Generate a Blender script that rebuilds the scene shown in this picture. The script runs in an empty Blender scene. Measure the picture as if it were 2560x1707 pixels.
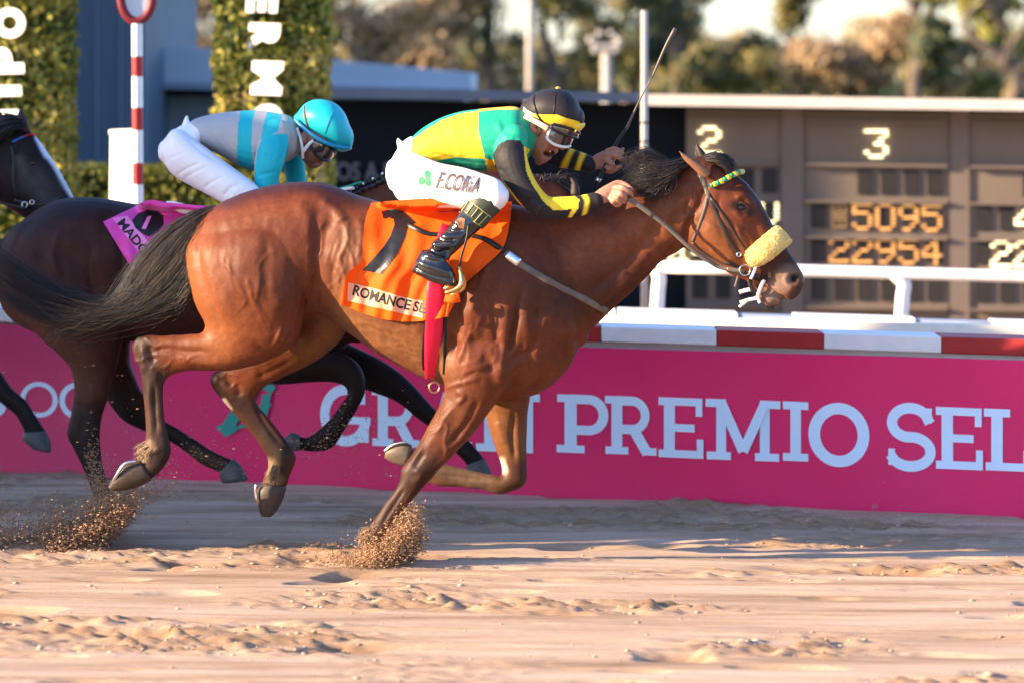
import bpy, bmesh, math, random
import numpy as np
from mathutils import Vector
from mathutils.bvhtree import BVHTree

# ------------------------------------------------------------------ camera, sky, sun, exposure
C = bpy.context.scene.collection
SC = bpy.context.scene
F = 10000.0            # focal length in photo pixels
HOR = 180.0            # horizon row
CH = 1.95              # camera height
cam_d = bpy.data.cameras.new('camera'); cam = bpy.data.objects.new('camera', cam_d); C.objects.link(cam)
cam.location = (0, -16, CH); cam.rotation_euler = (math.radians(90), 0, 0)
cam_d.sensor_width = 36; cam_d.lens = F / 2560 * 36
cam_d.shift_y = -(853.5 - HOR) / 2560
cam_d.clip_start = .5; cam_d.clip_end = 2000
cam_d.dof.use_dof = True; cam_d.dof.focus_distance = 15.9; cam_d.dof.aperture_fstop = 2.7
SC.camera = cam
SUN_EL, SUN_AZ = math.radians(17), math.radians(10)     # azimuth measured from the left, towards the camera
w = bpy.data.worlds.new('World'); SC.world = w; w.use_nodes = True
nt = w.node_tree; bg = nt.nodes['Background']
sky = nt.nodes.new('ShaderNodeTexSky'); sky.sky_type = 'NISHITA'; sky.sun_disc = False
sky.sun_elevation = SUN_EL; sky.air_density = 1.0; sky.dust_density = .6; sky.ozone_density = 2.5
sdir = Vector((-math.cos(SUN_EL)*math.cos(SUN_AZ), -math.cos(SUN_EL)*math.sin(SUN_AZ), math.sin(SUN_EL)))
sky.sun_rotation = math.atan2(sdir.x, sdir.y)
tint = nt.nodes.new('ShaderNodeMix'); tint.data_type = 'RGBA'; tint.blend_type = 'MULTIPLY'; tint.inputs['Factor'].default_value = 1; tint.inputs['B'].default_value = (.98, 1.01, 1.22, 1)
nt.links.new(sky.outputs[0], tint.inputs['A']); nt.links.new(tint.outputs['Result'], bg.inputs[0]); bg.inputs[1].default_value = .11
sl = bpy.data.lights.new('sun', 'SUN'); sl.energy = 5.0; sl.angle = math.radians(.55); sl.color = (1, .74, .47)
so = bpy.data.objects.new('sun', sl); C.objects.link(so)
so.rotation_euler = sdir.to_track_quat('Z', 'Y').to_euler(); so.location = (-5, -3, 6)
SC.view_settings.view_transform = 'Standard'; SC.view_settings.look = 'None'
SC.view_settings.exposure = 1.85; SC.view_settings.gamma = 1
SC.cycles.max_bounces = 5; SC.cycles.use_denoising = True

# ------------------------------------------------------------------ helpers
rng = np.random.default_rng(7); random.seed(7)
TAN = .25                                              # heading of the running horses
def W(x, y, Y):
    d = Y + 16.0
    return Vector(((x-1280)/F*d, Y, CH-(y-HOR)/F*d))
class Plane:
    def __init__(s, Y0, t=TAN): s.Y0, s.t = Y0, t
    def d(s, x, L=0): return (16+s.Y0+L)/(1+s.t*(x-1280)/F)
    def pt(s, x, y, L=0):
        d = s.d(x, L); return ((x-1280)/F*d, d-16, CH-(y-HOR)/F*d)
    def lat(s, X, Y): return Y-s.Y0+s.t*X
def proj(V):
    d = V[:, 1]+16
    return 1280+F*V[:, 0]/d, HOR+F*(CH-V[:, 2])/d
def catmull(P, n):
    P = np.array(P, float)
    if len(P) < 3 or n <= 1: 
        if n <= 1: return P
        t = np.linspace(0, 1, n+1)[:, None]; return P[0]*(1-t)+P[1]*t
    Q = np.vstack([2*P[0]-P[1], P, 2*P[-1]-P[-2]]); out = []
    for i in range(len(P)-1):
        a, b, c, d = Q[i], Q[i+1], Q[i+2], Q[i+3]
        for k in range(n):
            t = k/n; out.append(.5*((2*b)+(c-a)*t+(2*a-5*b+4*c-d)*t*t+(3*b-a-3*c+d)*t**3))
    out.append(P[-1]); return np.array(out)
class MB:
    """collects faces for one mesh"""
    def __init__(s): s.v, s.f, s.m = [], [], []
    def add(s, V, Fc, mi=0):
        n = len(s.v); s.v.extend([tuple(map(float, q)) for q in V]); s.f.extend([tuple(i+n for i in q) for q in Fc]); s.m.extend([mi]*len(Fc))
    def box(s, x0, x1, y0, y1, z0, z1, mi=0):
        V = [(x, y, z) for z in (z0, z1) for y in (y0, y1) for x in (x0, x1)]
        s.add(V, [(0,2,3,1),(4,5,7,6),(0,1,5,4),(2,6,7,3),(0,4,6,2),(1,3,7,5)], mi)
    def prism(s, A, B, mi=0):      # two loops with same count
        n = len(A); s.add(list(A)+list(B), [tuple(range(n))[::-1], tuple(range(n, 2*n))]+[(i, (i+1) % n, n+(i+1) % n, n+i) for i in range(n)], mi)
    def tube(s, pts, r, seg=8, mi=0, cap=True):
        pts = [Vector(p) for p in pts]; n = len(pts); rs = r if hasattr(r, '__len__') else [r]*n
        rings = []; up = None
        for i, p in enumerate(pts):
            t = (pts[min(i+1, n-1)]-pts[max(i-1, 0)])
            t = t.normalized() if t.length > 1e-9 else Vector((0, 0, 1))
            if up is None:
                up = Vector((0, 1, 0)) if abs(t.y) < .9 else Vector((1, 0, 0))
            u = t.cross(up); u.normalize(); vv = u.cross(t); up = vv
            rings += [p+u*math.cos(a)*rs[i]+vv*math.sin(a)*rs[i] for a in [2*math.pi*k/seg for k in range(seg)]]
        fs = [(i*seg+k, i*seg+(k+1) % seg, (i+1)*seg+(k+1) % seg, (i+1)*seg+k) for i in range(n-1) for k in range(seg)]
        if cap: fs += [tuple(range(seg))[::-1], tuple(range((n-1)*seg, n*seg))]
        s.add(rings, fs, mi)
    def ball(s, c, r, seg=10, mi=0):
        c = Vector(c); rr = r if hasattr(r, '__len__') else (r, r, r); V = []; Fc = []
        h = seg//2
        for i in range(h+1):
            th = math.pi*i/h
            for k in range(seg):
                a = 2*math.pi*k/seg; V.append((c.x+rr[0]*math.sin(th)*math.cos(a), c.y+rr[1]*math.sin(th)*math.sin(a), c.z+rr[2]*math.cos(th)))
        for i in range(h):
            for k in range(seg): Fc.append((i*seg+k, (i+1)*seg+k, (i+1)*seg+(k+1) % seg, i*seg+(k+1) % seg))
        s.add(V, Fc, mi)
    def mesh(s, name):
        me = bpy.data.meshes.new(name); me.from_pydata(s.v, [], s.f); me.update(); return me
    def build(s, name, mats, parent=None, smooth=False, bevel=0):
        me = s.mesh(name)
        if not isinstance(mats, (list, tuple)): mats = [mats]
        for m in mats: me.materials.append(m)
        me.polygons.foreach_set('material_index', s.m)
        if smooth: me.polygons.foreach_set('use_smooth', [True]*len(me.polygons))
        o = bpy.data.objects.new(name, me); C.objects.link(o)
        if parent: setpar(o, parent)
        if bevel:
            b = o.modifiers.new('bevel', 'BEVEL'); b.width = bevel; b.segments = 2; b.limit_method = 'ANGLE'
        return o
def tag(o, label=None, cat=None, group=None, kind=None):
    for k, v in (('label', label), ('category', cat), ('group', group), ('kind', kind)):
        if v: o[k] = v
    return o
def empty(name, loc, label, cat, group=None):
    o = bpy.data.objects.new(name, None); C.objects.link(o); o.location = loc; o.empty_display_size = .1
    return tag(o, label, cat, group)
def setpar(o, p):
    def wm(q): return (wm(q.parent) @ q.matrix_parent_inverse @ q.matrix_basis) if q.parent else q.matrix_basis.copy()
    o.parent = p; o.matrix_parent_inverse = wm(p).inverted(); return o
def copy_tree(o, parent=None):
    c = o.copy(); C.objects.link(c)
    if parent: c.parent = parent
    for ch in list(o.children): copy_tree(ch, c)
    return c

def N(nt, t, **k):
    n = nt.nodes.new(t)
    for a, b in k.items(): setattr(n, a, b)
    return n
def mat(name, col, rough=.6, var=.15, scale=8, bump=0, bscale=60, metal=0, spec=.3, sheen=0, emis=0, attr=False, coat=0, stretch=None, trans=0, sub=0, objc=False):
    m = bpy.data.materials.new(name); m.use_nodes = True; nt = m.node_tree; b = nt.nodes['Principled BSDF']
    tc = N(nt, 'ShaderNodeTexCoord'); mp = N(nt, 'ShaderNodeMapping'); nt.links.new(tc.outputs['Object'], mp.inputs[0])
    if stretch: mp.inputs['Scale'].default_value = stretch
    nz = N(nt, 'ShaderNodeTexNoise'); nz.inputs['Scale'].default_value = scale; nz.inputs['Detail'].default_value = 5; nz.inputs['Roughness'].default_value = .6
    nt.links.new(mp.outputs[0], nz.inputs['Vector'])
    mr = N(nt, 'ShaderNodeMapRange'); mr.inputs['From Min'].default_value = .25; mr.inputs['From Max'].default_value = .75
    mr.inputs['To Min'].default_value = 1-var; mr.inputs['To Max'].default_value = 1+var
    nt.links.new(nz.outputs[0], mr.inputs['Value'])
    mx = N(nt, 'ShaderNodeMix', data_type='RGBA', blend_type='MULTIPLY'); mx.inputs['Factor'].default_value = 1
    if attr:
        at = N(nt, 'ShaderNodeAttribute', attribute_name='Col'); nt.links.new(at.outputs['Color'], mx.inputs['A'])
    else: mx.inputs['A'].default_value = (*col, 1)
    nt.links.new(mr.outputs[0], mx.inputs['B']); nt.links.new(mx.outputs['Result'], b.inputs['Base Color'])
    b.inputs['Roughness'].default_value = rough; b.inputs['Metallic'].default_value = metal; b.inputs['Specular IOR Level'].default_value = spec
    if sheen: b.inputs['Sheen Weight'].default_value = sheen; b.inputs['Sheen Roughness'].default_value = .4
    if coat: b.inputs['Coat Weight'].default_value = coat; b.inputs['Coat Roughness'].default_value = .12
    if sub: b.inputs['Subsurface Weight'].default_value = sub; b.inputs['Subsurface Radius'].default_value = (.012, .005, .003)
    if emis:
        nt.links.new(mx.outputs['Result'], b.inputs['Emission Color']); b.inputs['Emission Strength'].default_value = emis
    if bump:
        n2 = N(nt, 'ShaderNodeTexNoise'); n2.inputs['Scale'].default_value = bscale; n2.inputs['Detail'].default_value = 6
        nt.links.new(mp.outputs[0], n2.inputs['Vector'])
        bp = N(nt, 'ShaderNodeBump'); bp.inputs['Strength'].default_value = 1; bp.inputs['Distance'].default_value = bump
        nt.links.new(n2.outputs[0], bp.inputs['Height']); nt.links.new(bp.outputs[0], b.inputs['Normal'])
    return m

def glyph(txt, size=1, bold=0.0, sub=0, spacing=1.0):
    """text outline as a flat triangle mesh (verts 2D, faces)"""
    cu = bpy.data.curves.new('t', 'FONT'); cu.body = txt; cu.size = size; cu.offset = bold; cu.resolution_u = 4; cu.space_character = spacing
    o = bpy.data.objects.new('t', cu); C.objects.link(o); bpy.context.view_layer.update()
    me = bpy.data.meshes.new_from_object(o.evaluated_get(bpy.context.evaluated_depsgraph_get()))
    bpy.data.objects.remove(o); bm = bmesh.new(); bm.from_mesh(me)
    bmesh.ops.remove_doubles(bm, verts=bm.verts, dist=1e-5)
    if sub:
        bmesh.ops.triangulate(bm, faces=bm.faces)
        bmesh.ops.subdivide_edges(bm, edges=[e for e in bm.edges if e.calc_length() > size*.08], cuts=sub, use_grid_fill=True)
    V = [(v.co.x, v.co.y) for v in bm.verts]; bm.verts.index_update(); Fc = [tuple(v.index for v in f.verts) for f in bm.faces]
    bm.free(); return V, Fc
def thick_glyph(mb, V, Fc, fn, th, mi=0):
    """extrude flat glyph; fn(x,y,depth) -> point"""
    A = [fn(x, y, 0) for x, y in V]; B = [fn(x, y, th) for x, y in V]
    n = len(V); ed = {}
    for f in Fc:
        for i in range(len(f)):
            e = (f[i], f[(i+1) % len(f)]); ed[e] = ed.get(e, 0)+1
    side = [(a, b, n+b, n+a) for (a, b) in ed if (b, a) not in ed]
    mb.add(A+B, [tuple(f) for f in Fc]+[tuple(n+i for i in f)[::-1] for f in Fc]+side, mi)
def glyph_box(V):
    x = [p[0] for p in V]; y = [p[1] for p in V]; return min(x), max(x), min(y), max(y)

# ------------------------------------------------------------------ setting: ground
M = {}
def sand_mat():
    m = bpy.data.materials.new('sand'); m.use_nodes = True; nt = m.node_tree; b = nt.nodes['Principled BSDF']
    g = N(nt, 'ShaderNodeNewGeometry'); mp = N(nt, 'ShaderNodeMapping'); nt.links.new(g.outputs['Position'], mp.inputs[0]); mp.inputs['Scale'].default_value = (.22, 2.0, 1)
    n1 = N(nt, 'ShaderNodeTexNoise'); n1.inputs['Scale'].default_value = 2.2; n1.inputs['Detail'].default_value = 9; n1.inputs['Roughness'].default_value = .65
    nt.links.new(mp.outputs[0], n1.inputs['Vector'])
    cr = N(nt, 'ShaderNodeValToRGB'); e = cr.color_ramp.elements
    e[0].position = .32; e[0].color = (.25, .155, .085, 1); e[1].position = .62; e[1].color = (.54, .395, .285, 1)
    el = e.new(.48); el.color = (.47, .325, .215, 1)
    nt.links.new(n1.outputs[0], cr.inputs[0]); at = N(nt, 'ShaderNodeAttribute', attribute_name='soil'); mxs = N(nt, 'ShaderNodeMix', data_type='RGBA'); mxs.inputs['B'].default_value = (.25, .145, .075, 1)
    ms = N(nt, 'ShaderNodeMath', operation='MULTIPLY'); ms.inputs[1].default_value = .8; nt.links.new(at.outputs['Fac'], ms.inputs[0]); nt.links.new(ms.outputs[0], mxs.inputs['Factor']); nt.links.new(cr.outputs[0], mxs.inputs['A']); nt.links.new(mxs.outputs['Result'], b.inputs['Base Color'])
    b.inputs['Roughness'].default_value = .85; b.inputs['Specular IOR Level'].default_value = .25
    n2 = N(nt, 'ShaderNodeTexNoise'); n2.inputs['Scale'].default_value = 90; n2.inputs['Detail'].default_value = 4; nt.links.new(mp.outputs[0], n2.inputs['Vector'])
    bp = N(nt, 'ShaderNodeBump'); bp.inputs['Distance'].default_value = .006; nt.links.new(n2.outputs[0], bp.inputs['Height']); nt.links.new(bp.outputs[0], b.inputs['Normal'])
    return m
M['sand'] = sand_mat()
def vnoise(x, y, seed):
    """smooth value noise on numpy arrays"""
    r = np.random.default_rng(seed); T = r.random((256, 256))
    xi = np.floor(x).astype(int); yi = np.floor(y).astype(int); fx = x-xi; fy = y-yi
    fx = fx*fx*(3-2*fx); fy = fy*fy*(3-2*fy); a = T[xi % 256, yi % 256]; b = T[(xi+1) % 256, yi % 256]; c = T[xi % 256, (yi+1) % 256]; d = T[(xi+1) % 256, (yi+1) % 256]
    return (a*(1-fx)+b*fx)*(1-fy)+(c*(1-fx)+d*fx)*fy
BT = .425                                               # rail and banner direction: Y falls .425 m per metre to the right
def ground_height(X, Y):
    u = X*.92-Y*.39; v = Y*.92+X*.39*.35                # along and across the harrow lines
    s = vnoise(u*.7, v*7, 1)*.45+vnoise(u*1.3, v*17, 2)*.3+vnoise(u*3, v*42, 3)*.25
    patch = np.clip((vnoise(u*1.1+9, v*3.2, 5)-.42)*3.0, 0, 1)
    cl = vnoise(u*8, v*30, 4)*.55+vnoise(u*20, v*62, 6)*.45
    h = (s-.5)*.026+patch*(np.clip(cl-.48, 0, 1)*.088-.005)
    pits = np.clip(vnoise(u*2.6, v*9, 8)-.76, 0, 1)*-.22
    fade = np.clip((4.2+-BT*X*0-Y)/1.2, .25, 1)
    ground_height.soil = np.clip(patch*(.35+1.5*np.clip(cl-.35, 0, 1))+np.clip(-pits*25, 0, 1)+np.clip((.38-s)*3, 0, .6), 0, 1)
    return (h+pits)*fade
nx, ny = 620, 640
xs = np.linspace(-3.6, 3.6, nx); ys = -3.9+7.9*np.linspace(0, 1, ny)**1.0
XX, YY = np.meshgrid(xs, ys); ZZ = ground_height(XX, YY)
SOIL = ground_height.soil.ravel()
edge = np.minimum(np.minimum(XX+3.6, 3.6-XX), np.minimum(YY+3.9, 4.0-YY)); ZZ = ZZ*np.clip(edge/.3, 0, 1)
V = np.stack([XX.ravel(), YY.ravel(), ZZ.ravel()], 1); i = np.arange(nx*ny).reshape(ny, nx)
Q = np.stack([i[:-1, :-1], i[:-1, 1:], i[1:, 1:], i[1:, :-1]], -1).reshape(-1, 4)
gm = bpy.data.meshes.new('sand_track'); gm.vertices.add(len(V)); gm.vertices.foreach_set('co', V.ravel()); gm.loops.add(Q.size); gm.loops.foreach_set('vertex_index', Q.ravel().astype(np.int32))
gm.polygons.add(len(Q)); gm.polygons.foreach_set('loop_start', (np.arange(len(Q))*4).astype(np.int32)); gm.update(calc_edges=True); gm.materials.append(M['sand'])
gm.polygons.foreach_set('use_smooth', [True]*len(Q))
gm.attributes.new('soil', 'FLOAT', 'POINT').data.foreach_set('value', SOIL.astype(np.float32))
go = bpy.data.objects.new('sand_track', gm); C.objects.link(go); tag(go, kind='structure')
# the track beyond the modelled patch: one sheet with a hole where the patch lies
mb = MB(); R = 900
for (x0, x1, y0, y1) in ((-R, -3.6, -60, R), (3.6, R, -60, R), (-3.6, 3.6, -60, -3.9), (-3.6, 3.6, 4.0, R)):
    mb.add([(x0, y0, 0), (x1, y0, 0), (x1, y1, 0), (x0, y1, 0)], [(0, 1, 2, 3)])
tag(mb.build('ground', M['sand']), kind='structure')
M['grass'] = mat('grass', (.07, .11, .025), .9, .5, 6, .02, 60)
mb = MB(); mb.add([(-R, 14, .006), (R, 14, .006), (R, R, .006), (-R, R, .006)], [(0, 1, 2, 3)])
tag(mb.build('grass', M['grass']), kind='structure')

# clods lying on the sand
mb = MB()
def clod(c, r, sq=.6):
    n = 5; V = []
    for lat in (-.8, 0, .8):
        for k in range(n):
            a = 2*math.pi*k/n+lat; rr = r*random.uniform(.7, 1.25)*math.cos(lat)
            V.append((c[0]+rr*1.5*math.cos(a), c[1]+rr*math.sin(a), c[2]+r*sq*math.sin(lat)))
    V += [(c[0], c[1], c[2]-r*sq), (c[0], c[1], c[2]+r*sq)]
    Fc = [(l*n+k, l*n+(k+1) % n, (l+1)*n+(k+1) % n, (l+1)*n+k) for l in (0, 1) for k in range(n)]
    Fc += [(3*n, (k+1) % n, k) for k in range(n)]+[(3*n+1, 2*n+k, 2*n+(k+1) % n) for k in range(n)]
    mb.add(V, Fc)
CX = rng.uniform(-3.2, 3.2, 26000); CY = rng.uniform(-3.6, 1.5, 26000)
u = CX*.92-CY*.39; v = CY*.92+CX*.39*.35
pr = np.clip((vnoise(u*1.1+9, v*3.2, 5)-.45)*3.0, 0, 1)*(vnoise(u*3, v*8, 9) > .5)+.03
keep = rng.random(26000) < pr*.5; hz = ground_height(CX, CY)
for a, b_, h_ in zip(CX[keep], CY[keep], hz[keep]):
    r = .0025+.0075*random.random()**3
    if random.random() < .006: r = .014
    clod((a, b_, h_+r*.25), r)
o = mb.build('dirt_clods', M['sand'], smooth=True); tag(o, 'loose brown dirt clods strewn over the harrowed sand track', 'dirt clods', kind='stuff')

# ------------------------------------------------------------------ banner, kerb rail, white rail
BD0, BX0 = 19.54, -2.5
def bray(x, off=0):                                      # where the ray of photo column x meets the banner plane (off = metres behind)
    k = (x-1280)/F; d = (BD0+off-BT*(0-BX0)*1.0)/(1+BT*k); return k*d, d-16
def bz(y, Y): return CH-(y-HOR)/F*(Y+16)
M['magenta'] = mat('magenta_vinyl', (.78, .018, .135), .45, .06, 1.5, .004, 3)
M['magenta_dull'] = mat('rose_vinyl', (.64, .05, .15), .5, .06, 1.5, .004, 3)
M['vinyl_white'] = mat('white_vinyl', (.68, .84, 1.0), .5, .04, 5)
M['teal'] = mat('teal_vinyl', (.03, .30, .24), .5, .05, 5)
M['white_paint'] = mat('white_paint', (.78, .77, .74), .5, .10, 7, .002, 30)
M['red_paint'] = mat('red_paint', (.36, .022, .022), .5, .12, 7, .002, 30)
M['dark_gap'] = mat('dark_rubber', (.02, .02, .022), .8)
def btop(x): return 811+(868-811)*x/1437 if x < 1437 else 868+(901-868)*(x-1437)/1123
def bbot(x): return 1178+(1241-1178)*x/1437 if x < 1437 else 1241+(1294-1241)*(x-1437)/1123
def bwave(X, z, f, seed=2): return .006*math.sin(X*3.1+seed)*f+.004*math.sin(X*9+z*4+seed)+.003*math.sin(z*9+X*2)+.004*math.sin(X*23+z*9)*(max(0, f-.6)+max(0, .3-f))
def banner(name, x0, x1, m, label, seed):
    mb = MB(); n = 150; mrow = 16; r = np.random.default_rng(seed)
    P = []
    for i in range(n+1):
        x = x0+(x1-x0)*i/n; X, Y = bray(x); zt, zb = bz(btop(x), Y), bz(bbot(x), Y)-.01
        for j in range(mrow+1):
            z = zb+(zt-zb)*j/mrow
            wv = bwave(X, z, j/mrow, seed)
            P.append((X, Y+wv, z))
    fr = [(i*(mrow+1)+j, (i+1)*(mrow+1)+j, (i+1)*(mrow+1)+j+1, i*(mrow+1)+j+1) for i in range(n) for j in range(mrow)]
    mb.add(P, fr); B = [(p[0], p[1]+.012, p[2]) for p in P]; mb.add(B, [f[::-1] for f in fr])
    o = mb.build(name, m, smooth=True); tag(o, label, 'banner', 'pink advertising banners along the track'); return o
ban1 = banner('advertising_banner', -900, 393, M['magenta_dull'], 'dull rose banner at the left with white round letters behind the horses hind legs', 1)
ban2 = banner('advertising_banner', 395, 3300, M['magenta'], 'long bright magenta banner reading GRAN PREMIO SEL along the track', 2)
for k_ in ('magenta', 'magenta_dull'):
    m_ = M[k_]; nt = m_.node_tree; b_ = nt.nodes['Principled BSDF']; g = N(nt, 'ShaderNodeNewGeometry'); sx = N(nt, 'ShaderNodeSeparateXYZ'); nt.links.new(g.outputs['Position'], sx.inputs[0])
    zr = N(nt, 'ShaderNodeMapRange'); zr.inputs['From Min'].default_value = 0; zr.inputs['From Max'].default_value = .42; zr.inputs['To Min'].default_value = .62; zr.inputs['To Max'].default_value = .80; nt.links.new(sx.outputs['Z'], zr.inputs['Value'])
    nz = N(nt, 'ShaderNodeTexNoise'); nz.inputs['Scale'].default_value = 16; nz.inputs['Detail'].default_value = 8; nz.inputs['Roughness'].default_value = .75; nt.links.new(g.outputs['Position'], nz.inputs['Vector'])
    gt = N(nt, 'ShaderNodeMath', operation='GREATER_THAN'); nt.links.new(nz.outputs[0], gt.inputs[0]); nt.links.new(zr.outputs[0], gt.inputs[1])
    mx = N(nt, 'ShaderNodeMix', data_type='RGBA'); src = b_.inputs['Base Color'].links[0].from_socket; nt.links.new(src, mx.inputs['A']); mx.inputs['B'].default_value = (.34, .22, .16, 1)
    ml = N(nt, 'ShaderNodeMath', operation='MULTIPLY'); ml.inputs[1].default_value = .6; nt.links.new(gt.outputs[0], ml.inputs[0]); nt.links.new(ml.outputs[0], mx.inputs['Factor']); nt.links.new(mx.outputs['Result'], b_.inputs['Base Color'])
# slab letters from thick bars: points in a unit box (height 1)
SW, SH = .2, .13
def arc(cx, cy, rx, ry, a0, a1, n=18): return [(cx+rx*math.cos(math.radians(a0+(a1-a0)*i/n)), cy+ry*math.sin(math.radians(a0+(a1-a0)*i/n))) for i in range(n+1)]
def serif(x, y, wd=.4): return ([(x-wd/2, y), (x+wd/2, y)], SH)
GL = {
 'P': [([(.2, .0), (.2, 1)], SW), serif(.2, .065, .46), serif(.16, .935, .36), ([(.2, .925), (.5, .925)]+arc(.5, .66, .24, .265, 90, -90)+[(.2, .395)], .16)],
 'R': [([(.2, .0), (.2, 1)], SW), serif(.2, .065, .42), serif(.16, .935, .36), ([(.2, .925), (.48, .925)]+arc(.48, .68, .24, .245, 90, -90)+[(.2, .435)], .16), ([(.5, .45), (.76, .03)], .19), serif(.8, .065, .26)],
 'E': [([(.2, 0), (.2, 1)], SW), ([(.0, .935), (.78, .935)], SH), ([(0, .065), (.8, .065)], SH), ([(.2, .5), (.66, .5)], SH), ([(.74, 1), (.74, .7)], .12), ([(.76, 0), (.76, .32)], .12)],
 'M': [([(.24, 0), (.24, 1)], .17), ([(1.0, 0), (1.0, 1)], .17), serif(.2, .065, .42), serif(1.04, .065, .42), serif(.12, .935, .3), serif(1.12, .935, .3), ([(.25, .93), (.62, .15)], .17), ([(.99, .93), (.62, .15)], .17)],
 'I': [([(.25, 0), (.25, 1)], SW), serif(.25, .065, .48), serif(.25, .935, .48)],
 'O': [(arc(.5, .5, .4, .44, 0, 360, 40), .19)],
 'S': [([(.72, .72)]+arc(.4, .72, .3, .235, 20, 180)+arc(.4, .72, .3, .235, 180, 255)+arc(.4, .26, .33, .235, 75, -90)+arc(.4, .26, .33, .235, -90, -165), .17), ([(.7, .96), (.7, .72)], .11), ([(.09, .04), (.09, .30)], .11)],
 'L': [([(.2, 0), (.2, 1)], SW), ([(0, .065), (.75, .065)], SH), serif(.2, .935, .46), ([(.72, 0), (.72, .34)], .12)],
 'G': [(arc(.5, .5, .4, .44, 45, 355, 34), .18), ([(.5, .42), (.98, .42)], SH), ([(.86, .42), (.86, .05)], .18), ([(.82, .95), (.82, .7)], .12)],
 'A': [([(.5, .93), (.2, .05)], .17), ([(.5, .93), (.84, .05)], .17), ([(.3, .33), (.74, .33)], SH), serif(.18, .065, .38), serif(.86, .065, .38)],
 'N': [([(.22, 0), (.22, 1)], .17), ([(.86, 0), (.86, 1)], .17), ([(.25, .93), (.83, .07)], .17), serif(.2, .065, .4), serif(.12, .935, .3), serif(.86, .935, .4)],
 'C': [(arc(.5, .5, .4, .44, 48, 312, 34), .15)], 'o': [(arc(.5, .5, .42, .44, 0, 360, 40), .13)], 'J': [([(.5, 1), (.5, .3)]+arc(.28, .3, .22, .24, 0, -160), .15)],
}
def stroke_poly(pts, wd):
    n = len(pts); closed = n > 8 and math.dist(pts[0], pts[-1]) < .02; L, R = [], []
    for i in range(n):
        a = pts[max(i-1, 0)] if not (closed and i == 0) else pts[-2]; b = pts[min(i+1, n-1)] if not (closed and i == n-1) else pts[1]
        dx, dy = b[0]-a[0], b[1]-a[1]; l = math.hypot(dx, dy) or 1; nxx, nyy = -dy/l*wd/2, dx/l*wd/2
        L.append((pts[i][0]+nxx, pts[i][1]+nyy)); R.append((pts[i][0]-nxx, pts[i][1]-nyy))
    return L, R
def banner_glyph(ch, x0, x1, yt, yb, m, parent, gw):
    mb = MB(); lay = 0
    for pts, wd in GL[ch]:
        pts2 = []
        for k_ in range(len(pts)-1):
            ns = max(1, int(math.dist(pts[k_], pts[k_+1])/.12)); pts2 += [(pts[k_][0]+(pts[k_+1][0]-pts[k_][0])*q/ns, pts[k_][1]+(pts[k_+1][1]-pts[k_][1])*q/ns) for q in range(ns)]
        L, R = stroke_poly(pts2+[pts[-1]], wd); V = []
        for p in L+R:
            x = x0+(x1-x0)*p[0]/gw; X, Y = bray(x)
            slope = (btop(x)+bbot(x)-btop(x0)-bbot(x0))/2
            z = bz(yb+slope-(yb-yt)*p[1], Y); zt, zb = bz(btop(x), Y), bz(bbot(x), Y); V.append((X, Y+bwave(X, z, (z-zb)/(zt-zb), 1 if parent is ban1 else 2)-.0035-.0008*lay, z))
        n = len(L); mb.add(V, [(i, i+1, n+i+1, n+i) for i in range(n-1)]); lay += 1
    o = mb.build('letter', m); setpar(o, parent); return o
for ch, a, b_, t, bo, gw in [('G', 799, 926, 962, 1108, .98), ('R', 932, 1048, 967, 1113, .92), ('A', 1060, 1180, 972, 1118, 1.05), ('N', 1190, 1356, 978, 1126, 1.1),
        ('P', 1396, 1521, 984, 1129, .82), ('R', 1515, 1640, 988, 1133, .92), ('E', 1646, 1758, 991, 1141, .82), ('M', 1768, 1952, 995, 1146, 1.28), ('I', 1956, 2022, 1002, 1150, .5),
        ('O', 2020, 2174, 1008, 1158, 1.0), ('S', 2215, 2334, 1010, 1166, .78), ('E', 2340, 2457, 1016, 1170, .82), ('L', 2464, 2575, 1020, 1174, .78), ('E', 2580, 2700, 1026, 1180, .82), ('C', 2710, 2850, 1030, 1186, .95)]:
    o = banner_glyph(ch, a, b_, t, bo, M['vinyl_white'], ban2, gw)
for ch, a, b_, t, bo, gw in [('J', -50, 18, 952, 1040, .6), ('o', 50, 146, 952, 1040, 1), ('C', 146, 240, 955, 1044, 1)]:
    banner_glyph(ch, a, b_, t, bo, M['vinyl_white'], ban1, gw)
# teal angular emblem
def emblem(polys):
    mb = MB()
    for k, pl in enumerate(polys):
        V = []
        for x, y in pl:
            X, Y = bray(x, -.018-.0012*k); V.append((X, Y, bz(y, Y)))
        mb.add(V, [tuple(range(len(V)))])
    return setpar(mb.build('emblem', M['teal']), ban2)
emblem([[(538, 1068), (566, 1092), (600, 1070), (572, 1048)], [(560, 1052), (586, 1066), (650, 975), (622, 962)], [(640, 958), (676, 986), (690, 968), (664, 940)], [(585, 1072), (640, 1064), (680, 1010), (660, 1000), (625, 1046)], [(655, 985), (678, 985), (664, 1060), (645, 1050)]])

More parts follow.
